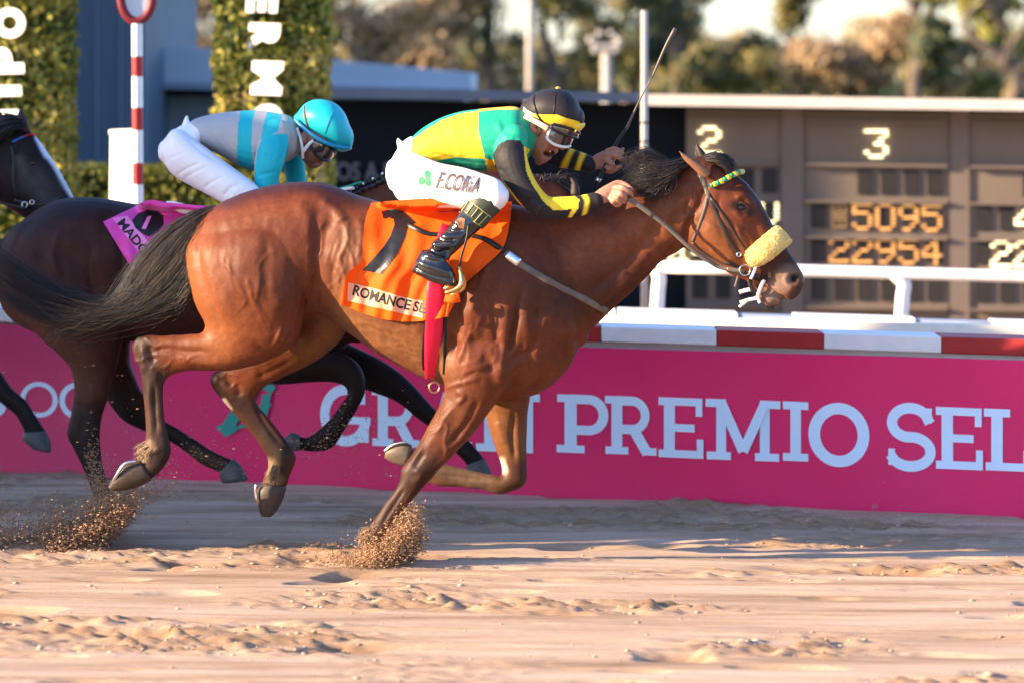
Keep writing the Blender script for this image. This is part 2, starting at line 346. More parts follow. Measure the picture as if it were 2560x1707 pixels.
def rail_run(mb, xa, xb, off, ya, yb, n, depth, fn_top, fn_bot, mi=0):
    """box running along the banner direction, given by photo rows"""
    A = []
    for i in range(n+1):
        x = xa+(xb-xa)*i/n; X, Y = bray(x, off); zt, zb = bz(fn_top(x), Y), bz(fn_bot(x), Y); A.append((X, Y, zt, zb))
    for i in range(n):
        a, b_ = A[i], A[i+1]
        V = [(a[0], a[1], a[3]), (b_[0], b_[1], b_[3]), (b_[0], b_[1], b_[2]), (a[0], a[1], a[2]), (a[0], a[1]+depth, a[3]), (b_[0], b_[1]+depth, b_[3]), (b_[0], b_[1]+depth, b_[2]), (a[0], a[1]+depth, a[2])]
        Fc = [(0, 1, 2, 3), (5, 4, 7, 6), (3, 2, 6, 7), (4, 5, 1, 0)]
        if i == 0: Fc.append((4, 0, 3, 7))
        if i == n-1: Fc.append((1, 5, 6, 2))
        mb.add(V, Fc, mi)
kerb = empty('striped_kerb', W(1280, 1230, 2.6), 'long red and white striped kerb board standing behind the pink banners', 'kerb board')
def ktop(x): return 812+(848-812)*(x-1380)/1180
def kbot(x): return 851+(890-851)*(x-1380)/1180
mb = MB(); rail_run(mb, -700, 3300, .10, 0, 0, 12, .16, lambda x: btop(x)-14, lambda x: bbot(x)+10)
setpar(mb.build('white_base', M['white_paint']), kerb)
cuts = [-700, -440, -170, 110, 385, 660, 935, 1215, 1503, 1792, 2060, 2354, 2640, 2930, 3300]
for i in range(len(cuts)-1):
    mb = MB(); rail_run(mb, cuts[i]+.5, cuts[i+1]-.5, .06, 0, 0, 2, .30, ktop, kbot)
    red = i % 2 == 1
    o = setpar(mb.build('red_block' if red else 'white_block', M['red_paint' if red else 'white_paint'], bevel=.006), kerb)
mb = MB(); rail_run(mb, -700, 3300, .10, 0, 0, 8, .20, lambda x: kbot(x)-.2, lambda x: btop(x)-13.8); setpar(mb.build('dark_seam', M['dark_gap']), kerb)

plank = MB(); rail_run(plank, -700, 3300, 2.95, 0, 0, 10, .12, lambda x: ktop(x)-24-.006*(x-1280), lambda x: ktop(x)+20)
o = plank.build('cream_plank', mat('cream_paint', (.74, .66, .55), .6, .12, 6)); tag(o, 'long sunlit cream plank lying just above the striped kerb', 'plank')
# white running rail further back
rl = empty('running_rail', W(2000, 900, 7), 'white tubular running rail with curved posts beyond the striped kerb', 'rail')
def rr(x, y, Y=8.5, t=.2):
    k = (x-1280)/F; d = (16+Y)/(1+t*k); return Vector((k*d, d-16, CH-(y-HOR)/F*d))
def rtop(x): return 668+(692-668)*(x-1640)/920
mb = MB()
P = [rr(x, rtop(x)) for x in np.linspace(1645, 3300, 10)]
mb.tube(P, .037, 12); setpar(mb.build('top_rail', M['white_paint'], smooth=True), rl)
for px, x1 in ((1640, 1622), (2252, 2243), (2870, 2858)):
    mb = MB(); y0 = rtop(px) if px > 1645 else 672
    pts = [rr(px+2 if px < 1700 else px-14, y0+2), rr(px+8, y0+26), rr(px+5, y0+60), rr(px, 830), rr(px, 955)]
    mb.tube([Vector(p) for p in catmull(pts, 6)], .042, 12); setpar(mb.build('post', M['white_paint'], smooth=True), rl)
# low white beam and pale concrete strip behind the kerb
wb = empty('low_white_beam', W(2000, 900, 5.5), 'low white timber beam of separate lengths lying behind the kerb', 'beam')
for i, (a, b_) in enumerate(((1380, 1540), (1545, 1845), (1985, 2290), (2480, 2800))):
    mb = MB(); rail_run(mb, a, b_, 3.2, 0, 0, 2, .18, lambda x: 768+(x-1380)*.030, lambda x: 812+(x-1380)*.032)
    setpar(mb.build('beam_length', M['white_paint'], bevel=.01), wb)
M['blue_grey'] = mat('blue_grey_paint', (.22, .28, .38), .6, .1)
for i, (a, b_) in enumerate(((1846, 1984), (2291, 2479))):
    mb = MB(); rail_run(mb, a, b_, 3.22, 0, 0, 2, .14, lambda x: 772+(x-1380)*.030, lambda x: 812+(x-1380)*.032)
    setpar(mb.build('blue_beam_length', M['blue_grey']), wb)

# ------------------------------------------------------------------ tote board
M['board_black'] = mat('board_black', (.010, .012, .016), .8, .2, 2, spec=.08)  # black also stands for the shade on the board's left face
M['board_grey'] = mat('board_panel', (.185, .145, .112), .8, .08, 3, .002, 20, spec=.1)
M['board_trim'] = mat('board_trim', (.165, .13, .105), .7, .08, 3)
M['cell'] = mat('board_cell', (.022, .02, .02), .7, .25, 30)
M['bulb'] = mat('lit_bulb', (1, .84, .48), .5, .05, 5, emis=.8)
M['bulb_dim'] = mat('amber_bulb', (.75, .38, .11), .5, .1, 5, emis=.2)
M['cap'] = mat('board_cap', (.62, .56, .48), .6, .12, 4, .003, 10)
M['dim_letter'] = mat('grey_letter', (.13, .13, .14), .7)
BYt, BY0 = .12, 14.0
def bp(x, y, off=0):
    k = (x-1280)/F; d = (16+BY0+off)/(1+BYt*k); return Vector((k*d, d-16, CH-(y-HOR)/F*d))
def bquad(mb, x0, x1, ya, yb, off0, off1, mi=0, sl=.0):
    f = lambda x, y, o: bp(x, y+(x-x0)*sl, o)
    A = [f(x0, yb, off0), f(x1, yb, off0), f(x1, ya, off0), f(x0, ya, off0)]; B = [f(x0, yb, off1), f(x1, yb, off1), f(x1, ya, off1), f(x0, ya, off1)]
    mb.prism(A, B, mi)
tote = empty('tote_board', bp(1700, 840), 'long dark tote board with lit yellow numbers, grey panels and a pale cap', 'scoreboard')
mb = MB(); bquad(mb, 812, 3200, 250, 850, .25, .9, sl=.014); setpar(mb.build('back_panel', M['board_black']), tote)
M['cap_shaded'] = mat('board_cap_shaded', (.13, .15, .19), .7, .12, 4, .003, 10, spec=.1)  # darker cap colour stands for shade on the left length
mb = MB(); bquad(mb, 808, 1603, 222, 246, -.25, 1.2, sl=.0125); setpar(mb.build('cap_beam', M['cap_shaded']), tote)
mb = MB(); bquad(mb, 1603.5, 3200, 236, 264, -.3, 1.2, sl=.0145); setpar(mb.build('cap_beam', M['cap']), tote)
# grey panels (three columns)
cols = [(1715, 1950), (2012, 2372), (2425, 2790), (2840, 3200)]
F5 = {'0': '01110 10001 10001 10001 10001 10001 01110', '1': '00100 01100 00100 00100 00100 00100 01110', '2': '01110 10001 00001 00110 01000 10000 11111', '3': '11111 00001 00010 00110 00001 10001 01110',
      '4': '00010 00110 01010 10010 11111 00010 00010', '5': '11111 10000 11110 00001 00001 10001 01110', '9': '01110 10001 10001 01111 00001 00010 01100', '6': '01110 10000 10000 11110 10001 10001 01110', '8': '11111 10101 11111 11111 11111 10101 11111'}
F5 = {k: v.split() for k, v in F5.items()}
def digit(ch, x, y, wd, ht, m):
    mb = MB(); cw, chh = wd/5, ht/7
    for r, row in enumerate(F5[ch]):
        for c_, q in enumerate(row):
            if q == '1':
                mb_x = x+c_*cw; mb_y = y+r*chh; bquad(mb, mb_x+cw*.04, mb_x+cw*1.02, mb_y+chh*.2, mb_y+chh*.85, .13, .165)
    return setpar(mb.build('digit', m), tote)
for ci, (a, b_) in enumerate(cols):
    dy = (a-2012)*.015
    mb = MB(); bquad(mb, a, b_, 276+dy, 792+dy, .16, .25, sl=.012); panel = setpar(mb.build('panel', M['board_grey']), tote)
    mb = MB(); bquad(mb, b_+2, b_+ (60 if ci == 0 else 52), 275+dy, 800+dy, .14, .25, sl=.012); setpar(mb.build('divider', M['board_trim']), tote)
    for yy in (300, 408, 500, 590, 672, 765):
        mb = MB(); bquad(mb, a, b_-4, yy+dy, yy+7+dy, .10, .16, sl=.012); t_ = mb.build('trim_strip', M['board_trim']); setpar(t_, tote)
    for r, yy in enumerate((425, 510, 595, 690)):
        for k in range(6):
            if r == 0 and k < 2: continue
            x = a+8+k*58
            if x+46 > b_: continue
            mb = MB(); bquad(mb, x+8, x+46, yy+dy+k*.7, yy+60+dy+k*.7, .145, .16)
            setpar(mb.build('number_cell', M['cell']), tote)
digit('2', 1744, 315, 58, 74, M['bulb']); digit('3', 2160, 323, 60, 74, M['bulb'])
for k, ch in enumerate('8'): digit(ch, 2078, 508, 40, 64, mat('dim_bulb', (.30, .2, .09), .6))
for k, ch in enumerate('5095'): digit(ch, 2130+k*58, 508+k*1.2, 50, 68, M['bulb_dim'])
for k, ch in enumerate('22954'): digit(ch, 2072+k*58, 592+k*1.2, 50, 66, M['bulb_dim'])
digit('0', 1900, 497, 46, 64, M['bulb']); digit('0', 1842, 497, 46, 64, M['bulb'])
for k, ch in enumerate('495'): digit(ch, 2536+k*58, 515, 50, 70, M['bulb'])
for k, ch in enumerate('2265'): digit(ch, 2476+k*58, 600, 52, 70, M['bulb'])
for k, ch in enumerate('45'): digit(ch, 1670+k*60, 612, 50, 60, M['bulb'])
mb = MB(); Vg, Fg = glyph('TOS A P', 1, .02); x0, x1, y0, y1 = glyph_box(Vg)
thick_glyph(mb, Vg, Fg, lambda x, y, d: bp(812+(x-x0)/(x1-x0)*170, 452-(y-y0)/(y1-y0)*46, .235-d), .02)
setpar(mb.build('lettering', M['dim_letter']), tote)
mb = MB(); bquad(mb, 1440, 1715, 790, 812, .0, .2); setpar(mb.build('base_board', M['board_trim']), tote)

# ------------------------------------------------------------------ buildings behind
M['slate'] = mat('slate_panel', (.07, .11, .155), .6, .15, 1, stretch=(6, 1, .4))
M['fascia'] = mat('fascia_blue', (.42, .50, .58), .6, .06, 1)
M['fascia_dark'] = mat('fascia_grey', (.22, .28, .35), .6, .1, 1)
M['wall_blue'] = mat('wall_grey_blue', (.22, .25, .31), .7, .12, 2)
def quadbox(mb, x0, x1, ya, yb, Y, dep, yb1=None, ya1=None):
    A = [W(x0, yb, Y), W(x1, yb1 or yb, Y), W(x1, ya1 or ya, Y), W(x0, ya, Y)]; B = [p+Vector((0, dep, 0)) for p in A]; mb.prism(A, B)
b1 = empty('slate_tower', (-5, 18, 0), 'tall flat dark slate blue building between the hedge arch pillars', 'building')
mb = MB(); quadbox(mb, 60, 362, -420, 1000, 20, 6); setpar(mb.build('wall', M['slate']), b1)
mb = MB()
for k in range(5): quadbox(mb, 120+k*60, 123+k*60, -400, 700, 19.97, .03)
setpar(mb.build('panel_seams', M['fascia_dark']), b1)
mb = MB(); quadbox(mb, 56, 366, -440, -421, 19.9, 6.3); setpar(mb.build('parapet', M['fascia_dark']), b1)
b2 = empty('low_stand_building', (-3, 24, 0), 'low grey blue stand building with pale sloping roof fascia behind the tote board', 'building')
mb = MB(); quadbox(mb, 364, 1160, 240, 700, 22.5, 6); setpar(mb.build('wall', M['wall_blue']), b2)
mb = MB(); quadbox(mb, 364, 1176, 112, 205, 22, 8, ya1=186, yb1=224); setpar(mb.build('roof', M['fascia']), b2)
mb = MB(); quadbox(mb, 364, 408, 116, 206, 21.95, .049); setpar(mb.build('fascia_panel', M['fascia_dark']), b2)
mb = MB(); quadbox(mb, 362, 1178, 206, 222, 21.9, 7.5, ya1=225, yb1=240); setpar(mb.build('eave_band', M['fascia_dark']), b2)
mb = MB(); quadbox(mb, 362, 1178, 223, 236, 22.2, .3); setpar(mb.build('shadow_gap', M['dark_gap']), b2)

# ------------------------------------------------------------------ hedge arch with white letters
def leafmat(name, cols, trans=.25):
    m = bpy.data.materials.new(name); m.use_nodes = True; nt = m.node_tree; b = nt.nodes['Principled BSDF']
    at = N(nt, 'ShaderNodeAttribute', attribute_name='rnd'); cr = N(nt, 'ShaderNodeValToRGB'); nt.links.new(at.outputs['Fac'], cr.inputs[0])
    e = cr.color_ramp.elements; e[0].color = (*cols[0], 1); e[1].color = (*cols[-1], 1); e[0].position = 0; e[1].position = 1
    for i, c_ in enumerate(cols[1:-1]): q = e.new((i+1)/(len(cols)-1)); q.color = (*c_, 1)
    nt.links.new(cr.outputs[0], b.inputs['Base Color']); b.inputs['Roughness'].default_value = .6; b.inputs['Specular IOR Level'].default_value = .3
    tr = N(nt, 'ShaderNodeBsdfTranslucent'); nt.links.new(cr.outputs[0], tr.inputs[0]); mx = N(nt, 'ShaderNodeMixShader'); mx.inputs[0].default_value = trans
    out = nt.nodes['Material Output']; nt.links.new(b.outputs[0], mx.inputs[1]); nt.links.new(tr.outputs[0], mx.inputs[2]); nt.links.new(mx.outputs[0], out.inputs[0])
    return m
def leaves(name, cen, size, nrm, m, rnd, parent=None, aspect=1.6):
    """leaf quads: centres Nx3, sizes N, preferred normals Nx3"""
    n = len(cen); r = rng.normal(size=(n, 3)); nn = nrm+.8*r; nn /= np.linalg.norm(nn, axis=1)[:, None]
    u = np.cross(nn, rng.normal(size=(n, 3))); u /= np.linalg.norm(u, axis=1)[:, None]; v = np.cross(nn, u)
    s = size[:, None]*.5; V = np.stack([cen-u*s*aspect, cen-v*s, cen+u*s*aspect, cen+v*s], 1).reshape(-1, 3)
    me = bpy.data.meshes.new(name); me.vertices.add(4*n); me.vertices.foreach_set('co', V.ravel()); me.loops.add(4*n); me.loops.foreach_set('vertex_index', np.arange(4*n, dtype=np.int32))
    me.polygons.add(n); me.polygons.foreach_set('loop_start', (np.arange(n)*4).astype(np.int32)); me.update(calc_edges=True); me.materials.append(m)
    a = me.attributes.new('rnd', 'FLOAT', 'FACE'); a.data.foreach_set('value', np.clip(rnd, 0, 1).astype(np.float32))
    o = bpy.data.objects.new(name, me); C.objects.link(o)
    if parent: setpar(o, parent)
    return o
M['hedge_leaf'] = leafmat('hedge_leaf', [(.04, .06, .014), (.12, .15, .025), (.27, .27, .045), (.40, .36, .07), (.52, .42, .16)])
M['hedge_core'] = mat('hedge_core', (.035, .045, .012), .9, .4, 10)
arch = empty('hedge_arch', (-3, 10, 0), 'tall leafy hedge arch carrying white letters behind the jockeys', 'arch')
AY = 10.0
def surf_leaves(x0, x1, z0, z1, y0, y1, n):
    """points on the faces of a box"""
    a = np.array([(x1-x0)*(z1-z0), (y1-y0)*(z1-z0), (y1-y0)*(z1-z0), (x1-x0)*(y1-y0)]); c_ = rng.choice(4, n, p=a/a.sum()); U = rng.random((n, 2)); P = np.zeros((n, 3)); Nn = np.zeros((n, 3))
    k = c_ == 0; P[k] = np.c_[x0+(x1-x0)*U[k, 0], np.full(k.sum(), y0), z0+(z1-z0)*U[k, 1]]; Nn[k] = (0, -1, 0)
    for q, xx, s in ((1, x0, -1), (2, x1, 1)):
        k = c_ == q; P[k] = np.c_[np.full(k.sum(), xx), y0+(y1-y0)*U[k, 0], z0+(z1-z0)*U[k, 1]]; Nn[k] = (s, 0, 0)
    k = c_ == 3; P[k] = np.c_[x0+(x1-x0)*U[k, 0], y0+(y1-y0)*U[k, 1], np.full(k.sum(), z1)]; Nn[k] = (0, 0, 1)
    P += Nn*(rng.random(n)[:, None]*.05-.015)+rng.normal(size=(n, 3))*.012
    return P, Nn
def hedge_rnd(P, sd, sc=4):
    return .5*vnoise(P[:, 0]*sc+50, P[:, 2]*sc+50, sd)+.5*vnoise(P[:, 0]*sc*3+50, P[:, 2]*sc*3+50, sd+1)+rng.normal(size=len(P))*.16
d_ = 26
def pX(x, Y=AY): return (x-1280)/F*(Y+16)
def pZ(y, Y=AY): return CH-(y-HOR)/F*(Y+16)
for (xa, xb, sd) in ((-130, 160, 21), (548, 808, 31)):
    x0, x1 = pX(xa), pX(xb); mb = MB(); mb.box(x0+.03, x1-.03, AY+.03, AY+.5, 0, 3.2)
    core = setpar(mb.build('pillar', M['hedge_core']), arch)
    P, Nn = surf_leaves(x0, x1, 0.3, 3.0, AY, AY+.5, 15000)
    bul = .05*(vnoise(P[:, 0]*5+9, P[:, 2]*5+9, sd)-.5); P += Nn*bul[:, None]
    rd = hedge_rnd(P, sd); rd -= .12*(vnoise(P[:, 0]*9, P[:, 2]*7+3, sd+5) < .4)
    o = leaves('foliage', P, rng.uniform(.02, .045, len(P)), Nn, M['hedge_leaf'], rd+.02); o.parent = core
# curved top joining the pillars (mostly above the frame)
P = []; Nn = []
cxa = (pX(160)+pX(548))/2; hw = (pX(548)-pX(160))/2
mb = MB(); ring = []
th = np.linspace(0, math.pi, 25); O = [(cxa-math.cos(t)*(hw+.73), 2.55+math.sin(t)*1.5) for t in th]; I_ = [(cxa-math.cos(t)*hw, 2.38+math.sin(t)*.95) for t in th]
for i in range(24):
    A = [(I_[i][0], AY+.03, I_[i][1]), (I_[i+1][0], AY+.03, I_[i+1][1]), (O[i+1][0], AY+.03, O[i+1][1]), (O[i][0], AY+.03, O[i][1])]; mb.prism(A, [(p[0], AY+.5, p[2]) for p in A])
core = setpar(mb.build('arch_top', M['hedge_core']), arch)
t = rng.random(9000)*math.pi; q = rng.random(9000); rx = hw+q*.73; rz = .95+q*.55
P = np.c_[cxa-np.cos(t)*rx, np.where(rng.random(9000) < .7, AY, AY+rng.random(9000)*.5), 2.38+q*.17+np.sin(t)*rz]
inn = P[:, 1] > AY; P[inn, 0] = cxa-np.cos(t[inn])*hw; P[inn, 2] = 2.38+np.sin(t[inn])*.95
o = leaves('foliage', P+rng.normal(size=P.shape)*.015, rng.uniform(.02, .045, 9000), np.tile((0, -1., 0), (9000, 1)), M['hedge_leaf'], hedge_rnd(P, 44)); o.parent = core
M['letter_white'] = mat('letter_white', (.85, .84, .80), .5, .04)
def vletter(ch, cx, cy, ht, wd, rot, tilt=0):
    """one letter turned a quarter: cx,cy photo centre; ht = its stroke direction length along the picture column"""
    Vg, Fg = glyph(ch, 1, .06); x0, x1, y0, y1 = glyph_box(Vg); mb = MB()
    def fn(x, y, d):
        a = ((x-x0)/(x1-x0)-.5)*wd; b_ = ((y-y0)/(y1-y0)-.5)*ht      # a along text, b up the letter
        if rot > 0: px, py = cx+b_, cy+a                                # reads downwards
        else: px, py = cx-b_, cy-a                                      # reads upwards
        px, py = px+(py-cy)*tilt, py-(px-cx)*tilt*.5
        return W(px, py, AY-.06-d-.42*(px-cx)/F*26)
    thick_glyph(mb, Vg, Fg, fn, .035); return setpar(mb.build('letter', M['letter_white']), arch)
for ch, cx, cy, wd in (('E', 655, 4, 58), ('R', 660, 92, 66), ('M', 667, 196, 84), ('O', 668, 300, 78), ('L', 650, -80, 60)): vletter(ch, cx, cy, 78, wd, 1, -.07)
for ch, cx, cy, wd in (('O', 24, 58, 76), ('P', 20, 152, 66), ('I', 14, 228, 26), ('H', 8, 306, 60), ('D', 40, -40, 70)): vletter(ch, cx, cy, 78, wd, -1, .05)

# low clipped hedges
M['low_leaf'] = leafmat('low_hedge_leaf', [(.02, .035, .008), (.06, .085, .015), (.13, .15, .025), (.22, .21, .04)])
def low_hedge(xa, xb, yt, Y, label, n, seed):
    x0, x1 = pX(xa, Y), pX(xb, Y); zt = pZ(yt, Y); mb = MB(); mb.box(x0+.04, x1-.04, Y+.04, Y+.8, 0, zt-.05)
    o = mb.build('clipped_hedge', M['hedge_core']); tag(o, label, 'hedge', 'low clipped hedges behind the track')
    P, Nn = surf_leaves(x0, x1, 0.25, zt, Y, Y+.8, n); P[:, 2] += .06*(vnoise(P[:, 0]*4, P[:, 1]*2, seed)-.5)
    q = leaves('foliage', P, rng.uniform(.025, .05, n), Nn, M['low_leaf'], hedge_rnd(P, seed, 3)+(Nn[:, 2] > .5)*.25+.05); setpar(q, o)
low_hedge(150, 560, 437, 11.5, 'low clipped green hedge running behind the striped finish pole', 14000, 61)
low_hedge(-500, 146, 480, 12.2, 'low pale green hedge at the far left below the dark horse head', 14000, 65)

# striped finish pole with ring, white box
pole = empty('finish_pole', W(343, 900, 5.4), 'red and white striped finish pole topped by a dark red ring', 'pole')
PYY = 5.4; bands = [60, 142, 192, 270, 326, 408, 462, 540, 600, 690, 760, 900]
for i in range(len(bands)-1):
    mb = MB(); xx = 343+(bands[i]-60)*.004
    mb.tube([W(xx, bands[i], PYY), W(xx+.3, bands[i+1], PYY)], .029, 16)
    setpar(mb.build('white_band' if i % 2 == 0 else 'red_band', M['white_paint' if i % 2 == 0 else 'red_paint'], smooth=False), pole)
M['ring_red'] = mat('dark_red', (.16, .015, .022), .5)
M['mirror_grey'] = mat('ring_disc', (.55, .58, .6), .3, .15, 3)
mb = MB(); cc = W(342, -8, PYY); rx, rz = 40/F*21.4, 62/F*21.4
mb.tube([cc+Vector((rx*math.cos(a), 0, rz*math.sin(a))) for a in np.linspace(0, 2*math.pi, 33)], .024, 10, cap=False); setpar(mb.build('ring', M['ring_red'], smooth=True), pole)
mb = MB(); n = 24; A = [cc+Vector((rx*.9*math.cos(a), -.004, rz*.9*math.sin(a))) for a in np.linspace(0, 2*math.pi, n, endpoint=False)]; mb.prism(A, [p+Vector((0, .012, 0)) for p in A]); setpar(mb.build('disc', M['mirror_grey']), pole)
mb = MB(); A = [W(275, 336, 6.62), W(338, 333, 6.48), W(336, 900, 6.48), W(268, 900, 6.62)][::-1]; mb.prism(A, [p+Vector((0, .25, 0)) for p in A])
o = mb.build('white_cabinet', M['white_paint'], bevel=.01); tag(o, 'plain white upright cabinet standing beside the striped pole', 'cabinet')
mb = MB(); A = [W(272, 326, 6.60), W(341, 323, 6.46), W(341, 334, 6.46), W(272, 337, 6.60)][::-1]; mb.prism(A, [p+Vector((0, .29, 0)) for p in A]); lid = mb.build('lid', M['white_paint']); setpar(lid, o)
mb = MB(); A = [W(310, 336, 6.50), W(318, 336, 6.48), W(318, 344, 6.48), W(310, 344, 6.50)][::-1]; mb.prism(A, [p+Vector((0, .01, 0)) for p in A]); setpar(mb.build('red_mark', M['red_paint']), o)

# slender poles
M['pole_grey'] = mat('pole_concrete', (.45, .40, .36), .6, .1)
M['pole_white'] = mat('pole_white', (.42, .37, .33), .5, .1)
def tallpole(name, x, yt, Y, wpx, m, label, hd=None):
    root = empty(name, W(x, 600, Y), label, 'pole'); root.location.z = 0
    mb = MB(); mb.tube([Vector((pX(x, Y), Y, 0)), W(x, yt, Y)], [wpx/2/F*(Y+16)*1.05, wpx/2/F*(Y+16)], 14); setpar(mb.build('shaft', m, smooth=True), root)
    return root
pl1 = tallpole('lamp_pole', 1325, -320, 45, 19, M['pole_grey'], 'tall pale lamp pole rising out of the picture left of the helmet')
mb = MB(); c0 = W(1325, -320, 45); mb.box(c0.x-.5, c0.x+.5, 44.8, 45.2, c0.z-.05, c0.z+.06); setpar(mb.build('crossarm', M['pole_grey'], bevel=.02), pl1)
for sx in (-.4, .4):
    mb = MB(); mb.box(c0.x+sx-.15, c0.x+sx+.15, 44.6, 44.9, c0.z-.25, c0.z-.052); setpar(mb.build('lamp_head', M['mirror_grey'], bevel=.02), pl1)
pl2 = tallpole('flag_pole', 1611, 27, 7.2, 18, M['pole_white'], 'slim white square topped pole behind the raised whip')
for yy in (305, 352):
    mb = MB(); mb.tube([W(1611, yy, 7.2), W(1611, yy+4, 7.2)], .0255, 14); setpar(mb.build('band', M['dark_gap']), pl2)
pl3 = tallpole('floodlight_pole', 1516, 130, 60, 24, M['pole_grey'], 'short thick floodlight pole with a cluster of lamps before the trees')
for i, (x, y, s) in enumerate(((1478, 100, 20), (1500, 84, 18), (1528, 84, 16), (1548, 104, 16), (1488, 128, 16), (1538, 128, 14))):
    mb = MB(); p = W(x, y, 59.8); r_ = s/F*75.8*.55; mb.ball(p, (r_, r_*.7, r_*.85), 12); setpar(mb.build('lamp_head', M['pole_grey'], smooth=True), pl3)
mb = MB(); mb.tube([W(1476, 118, 60), W(1552, 118, 60)], .06, 8); mb.tube([W(1486, 92, 60), W(1486, 130, 60)], .04, 8); mb.tube([W(1542, 92, 60), W(1542, 130, 60)], .04, 8); setpar(mb.build('crossarm', M['pole_grey']), pl3)

# ------------------------------------------------------------------ trees
M['bark'] = mat('bark', (.13, .10, .08), .9, .3, 4, .02, 12)
M['bark_pale'] = mat('bark_pale', (.30, .22, .16), .9, .3, 4, .02, 12)
LM = {'rust': leafmat('rust_leaf', [(.22, .15, .08), (.42, .29, .16), (.58, .43, .26), (.72, .56, .38)], .4), 'olive': leafmat('olive_leaf', [(.08, .10, .05), (.22, .22, .08), (.46, .36, .13), (.64, .44, .2)], .4),
      'dark': leafmat('dark_leaf', [(.04, .07, .055), (.10, .14, .09), (.22, .23, .10), (.50, .34, .16)], .4), 'gold': leafmat('gold_leaf', [(.18, .2, .06), (.44, .42, .10), (.60, .56, .14), (.68, .58, .24)], .4)}
TY0 = 110
def tree(kind, x, Y, top, wpx, label, n, sd, pale=False, fill=1.0):
    r = np.random.default_rng(sd); s = (Y+16)/F; X0 = (x-1280)*s; H = CH+(HOR-top)*s; Wd = wpx*s
    root = empty('tree', (X0, Y, 0), label, 'tree', 'autumn trees beyond the tote board')
    mb = MB(); base = Vector((X0, Y, 0)); tips = []
    trunk = [base, base+Vector((r.normal()*.2, 0, H*.28)), base+Vector((r.normal()*.4, 0, H*.5)), base+Vector((r.normal()*.5, 0, H*.72))]
    mb.tube([Vector(p) for p in catmull(trunk, 4)], list(np.linspace(H*.032, H*.012, 13)), 8)
    for k in range(13):
        h0 = r.uniform(.14, .62); p0 = base+Vector((0, 0, H*h0)); a = r.uniform(0, 2*math.pi); ln = Wd*r.uniform(.3, .52)
        p2 = p0+Vector((math.cos(a)*ln, math.sin(a)*ln*.8, H*r.uniform(.08, .38))); p1 = (p0+p2)/2+Vector((0, 0, H*.03*r.normal()))
        mb.tube([Vector(q) for q in catmull([p0, p1, p2], 4)], list(np.linspace(H*.012, H*.003, 9)), 6); tips += [p1, p2, (p1+p2)/2]
        for j in range(2):
            p3 = p2+Vector((r.normal()*ln*.3, r.normal()*ln*.2, abs(r.normal())*H*.06)); mb.tube([p1 if j else p2, p3], [H*.005, H*.002], 5); tips.append(p3)
    setpar(mb.build('trunk', M['bark_pale' if pale else 'bark'], smooth=True), root)
    nc = int(34*fill*1.05); cs = []
    for k in range(nc):
        if k < len(tips): c_ = np.array(tips[k])
        else: c_ = np.array([X0+r.normal()*Wd*.26, Y+r.normal()*Wd*.2, H*r.uniform(.12, .95)])
        cs.append((c_, Wd*r.uniform(.07, .15)))
    P = []; rd = []
    per = int(n*1.0)//len(cs)
    for c_, rad in cs:
        g = r.normal(size=(per, 3)); g *= rad*np.array([1, 1, .7])*.62; P.append(c_+g); rd.append(.45+.12*r.normal()+.22*r.normal(size=per)+.1*g[:, 2]/rad)
    P = np.vstack(P); rd = np.hstack(rd); ok = P[:, 2] > .3; P = P[ok]; rd = rd[ok]
    leaves('crown', P, r.uniform(.10, .20, len(P)), np.tile((-1.3, -.45, .4), (len(P), 1)), LM[kind], rd, root)
FILL = .72
T = [('rust', 420, 100, -260, 420, 'rust brown tree seen between the striped pole and the right hedge pillar', 8000, 1, True, 1.2),
     ('rust', 905, 100, -200, 420, 'spreading rust coloured bare branched tree right of the hedge pillar', 8000, 2, True, 1.1),
     ('rust', 1065, 104, -120, 260, 'smaller brown tree at the end of the stand roof', 4500, 3, True, .9),
     ('dark', 1230, 112, -300, 290, 'dark olive tree just left of the tall lamp pole', 6500, 4, False, 1.0),
     ('olive', 1400, 112, -200, 290, 'olive and orange tree behind the floodlight pole', 6500, 5, False, .9),
     ('dark', 1560, 118, -160, 250, 'dark green tree behind the slim white pole', 5500, 6, False, .85),
     ('dark', 1690, 112, -260, 250, 'tall dark pine like tree right of the slim white pole', 5500, 7, False, .95),
     ('olive', 1800, 120, 60, 300, 'low bushy olive tree above the number two panel', 6500, 8, False, 1.0),
     ('olive', 1985, 118, -60, 240, 'thin forked tan tree against the pale sky above the number three panel', 3600, 9, True, .7),
     ('rust', 2135, 112, 20, 330, 'broad brown tree left of the dark straight trunk', 6500, 10, False, 1.0),
     ('dark', 2290, 110, -300, 200, 'dark tree with a straight black trunk near the right edge', 3600, 11, False, .7),
     ('olive', 2380, 122, 40, 260, 'low orange brown tree between the straight trunk and the golden tree', 4500, 12, False, .9),
     ('gold', 2510, 108, -220, 330, 'yellow green golden tree at the far right edge', 6500, 13, False, 1.0),
     ('olive', 1120, 130, 110, 330, 'low dark bush tree behind the roof end', 4500, 14, False, .9),
     ('dark', 2680, 115, -200, 340, 'dark tree outside the right edge', 4500, 15, False, 1.0),
     ('rust', 180, 112, -300, 420, 'rust tree behind the slate tower', 4500, 16, False, 1.0)]
for a in T: tree(*a)
LM['far'] = leafmat('far_leaf', [(.05, .06, .03), (.15, .13, .06), (.30, .23, .09), (.42, .30, .15)], .3)
n = 30000; P = np.c_[rng.uniform(-34, 34, n), rng.uniform(132, 140, n), rng.random(n)**.8]
hh = 2.0+1.2*vnoise(P[:, 0]*.35+80, P[:, 0]*0+3, 90)+1.2*vnoise(P[:, 0]*.9+80, P[:, 0]*0+3, 91); P[:, 2] *= hh
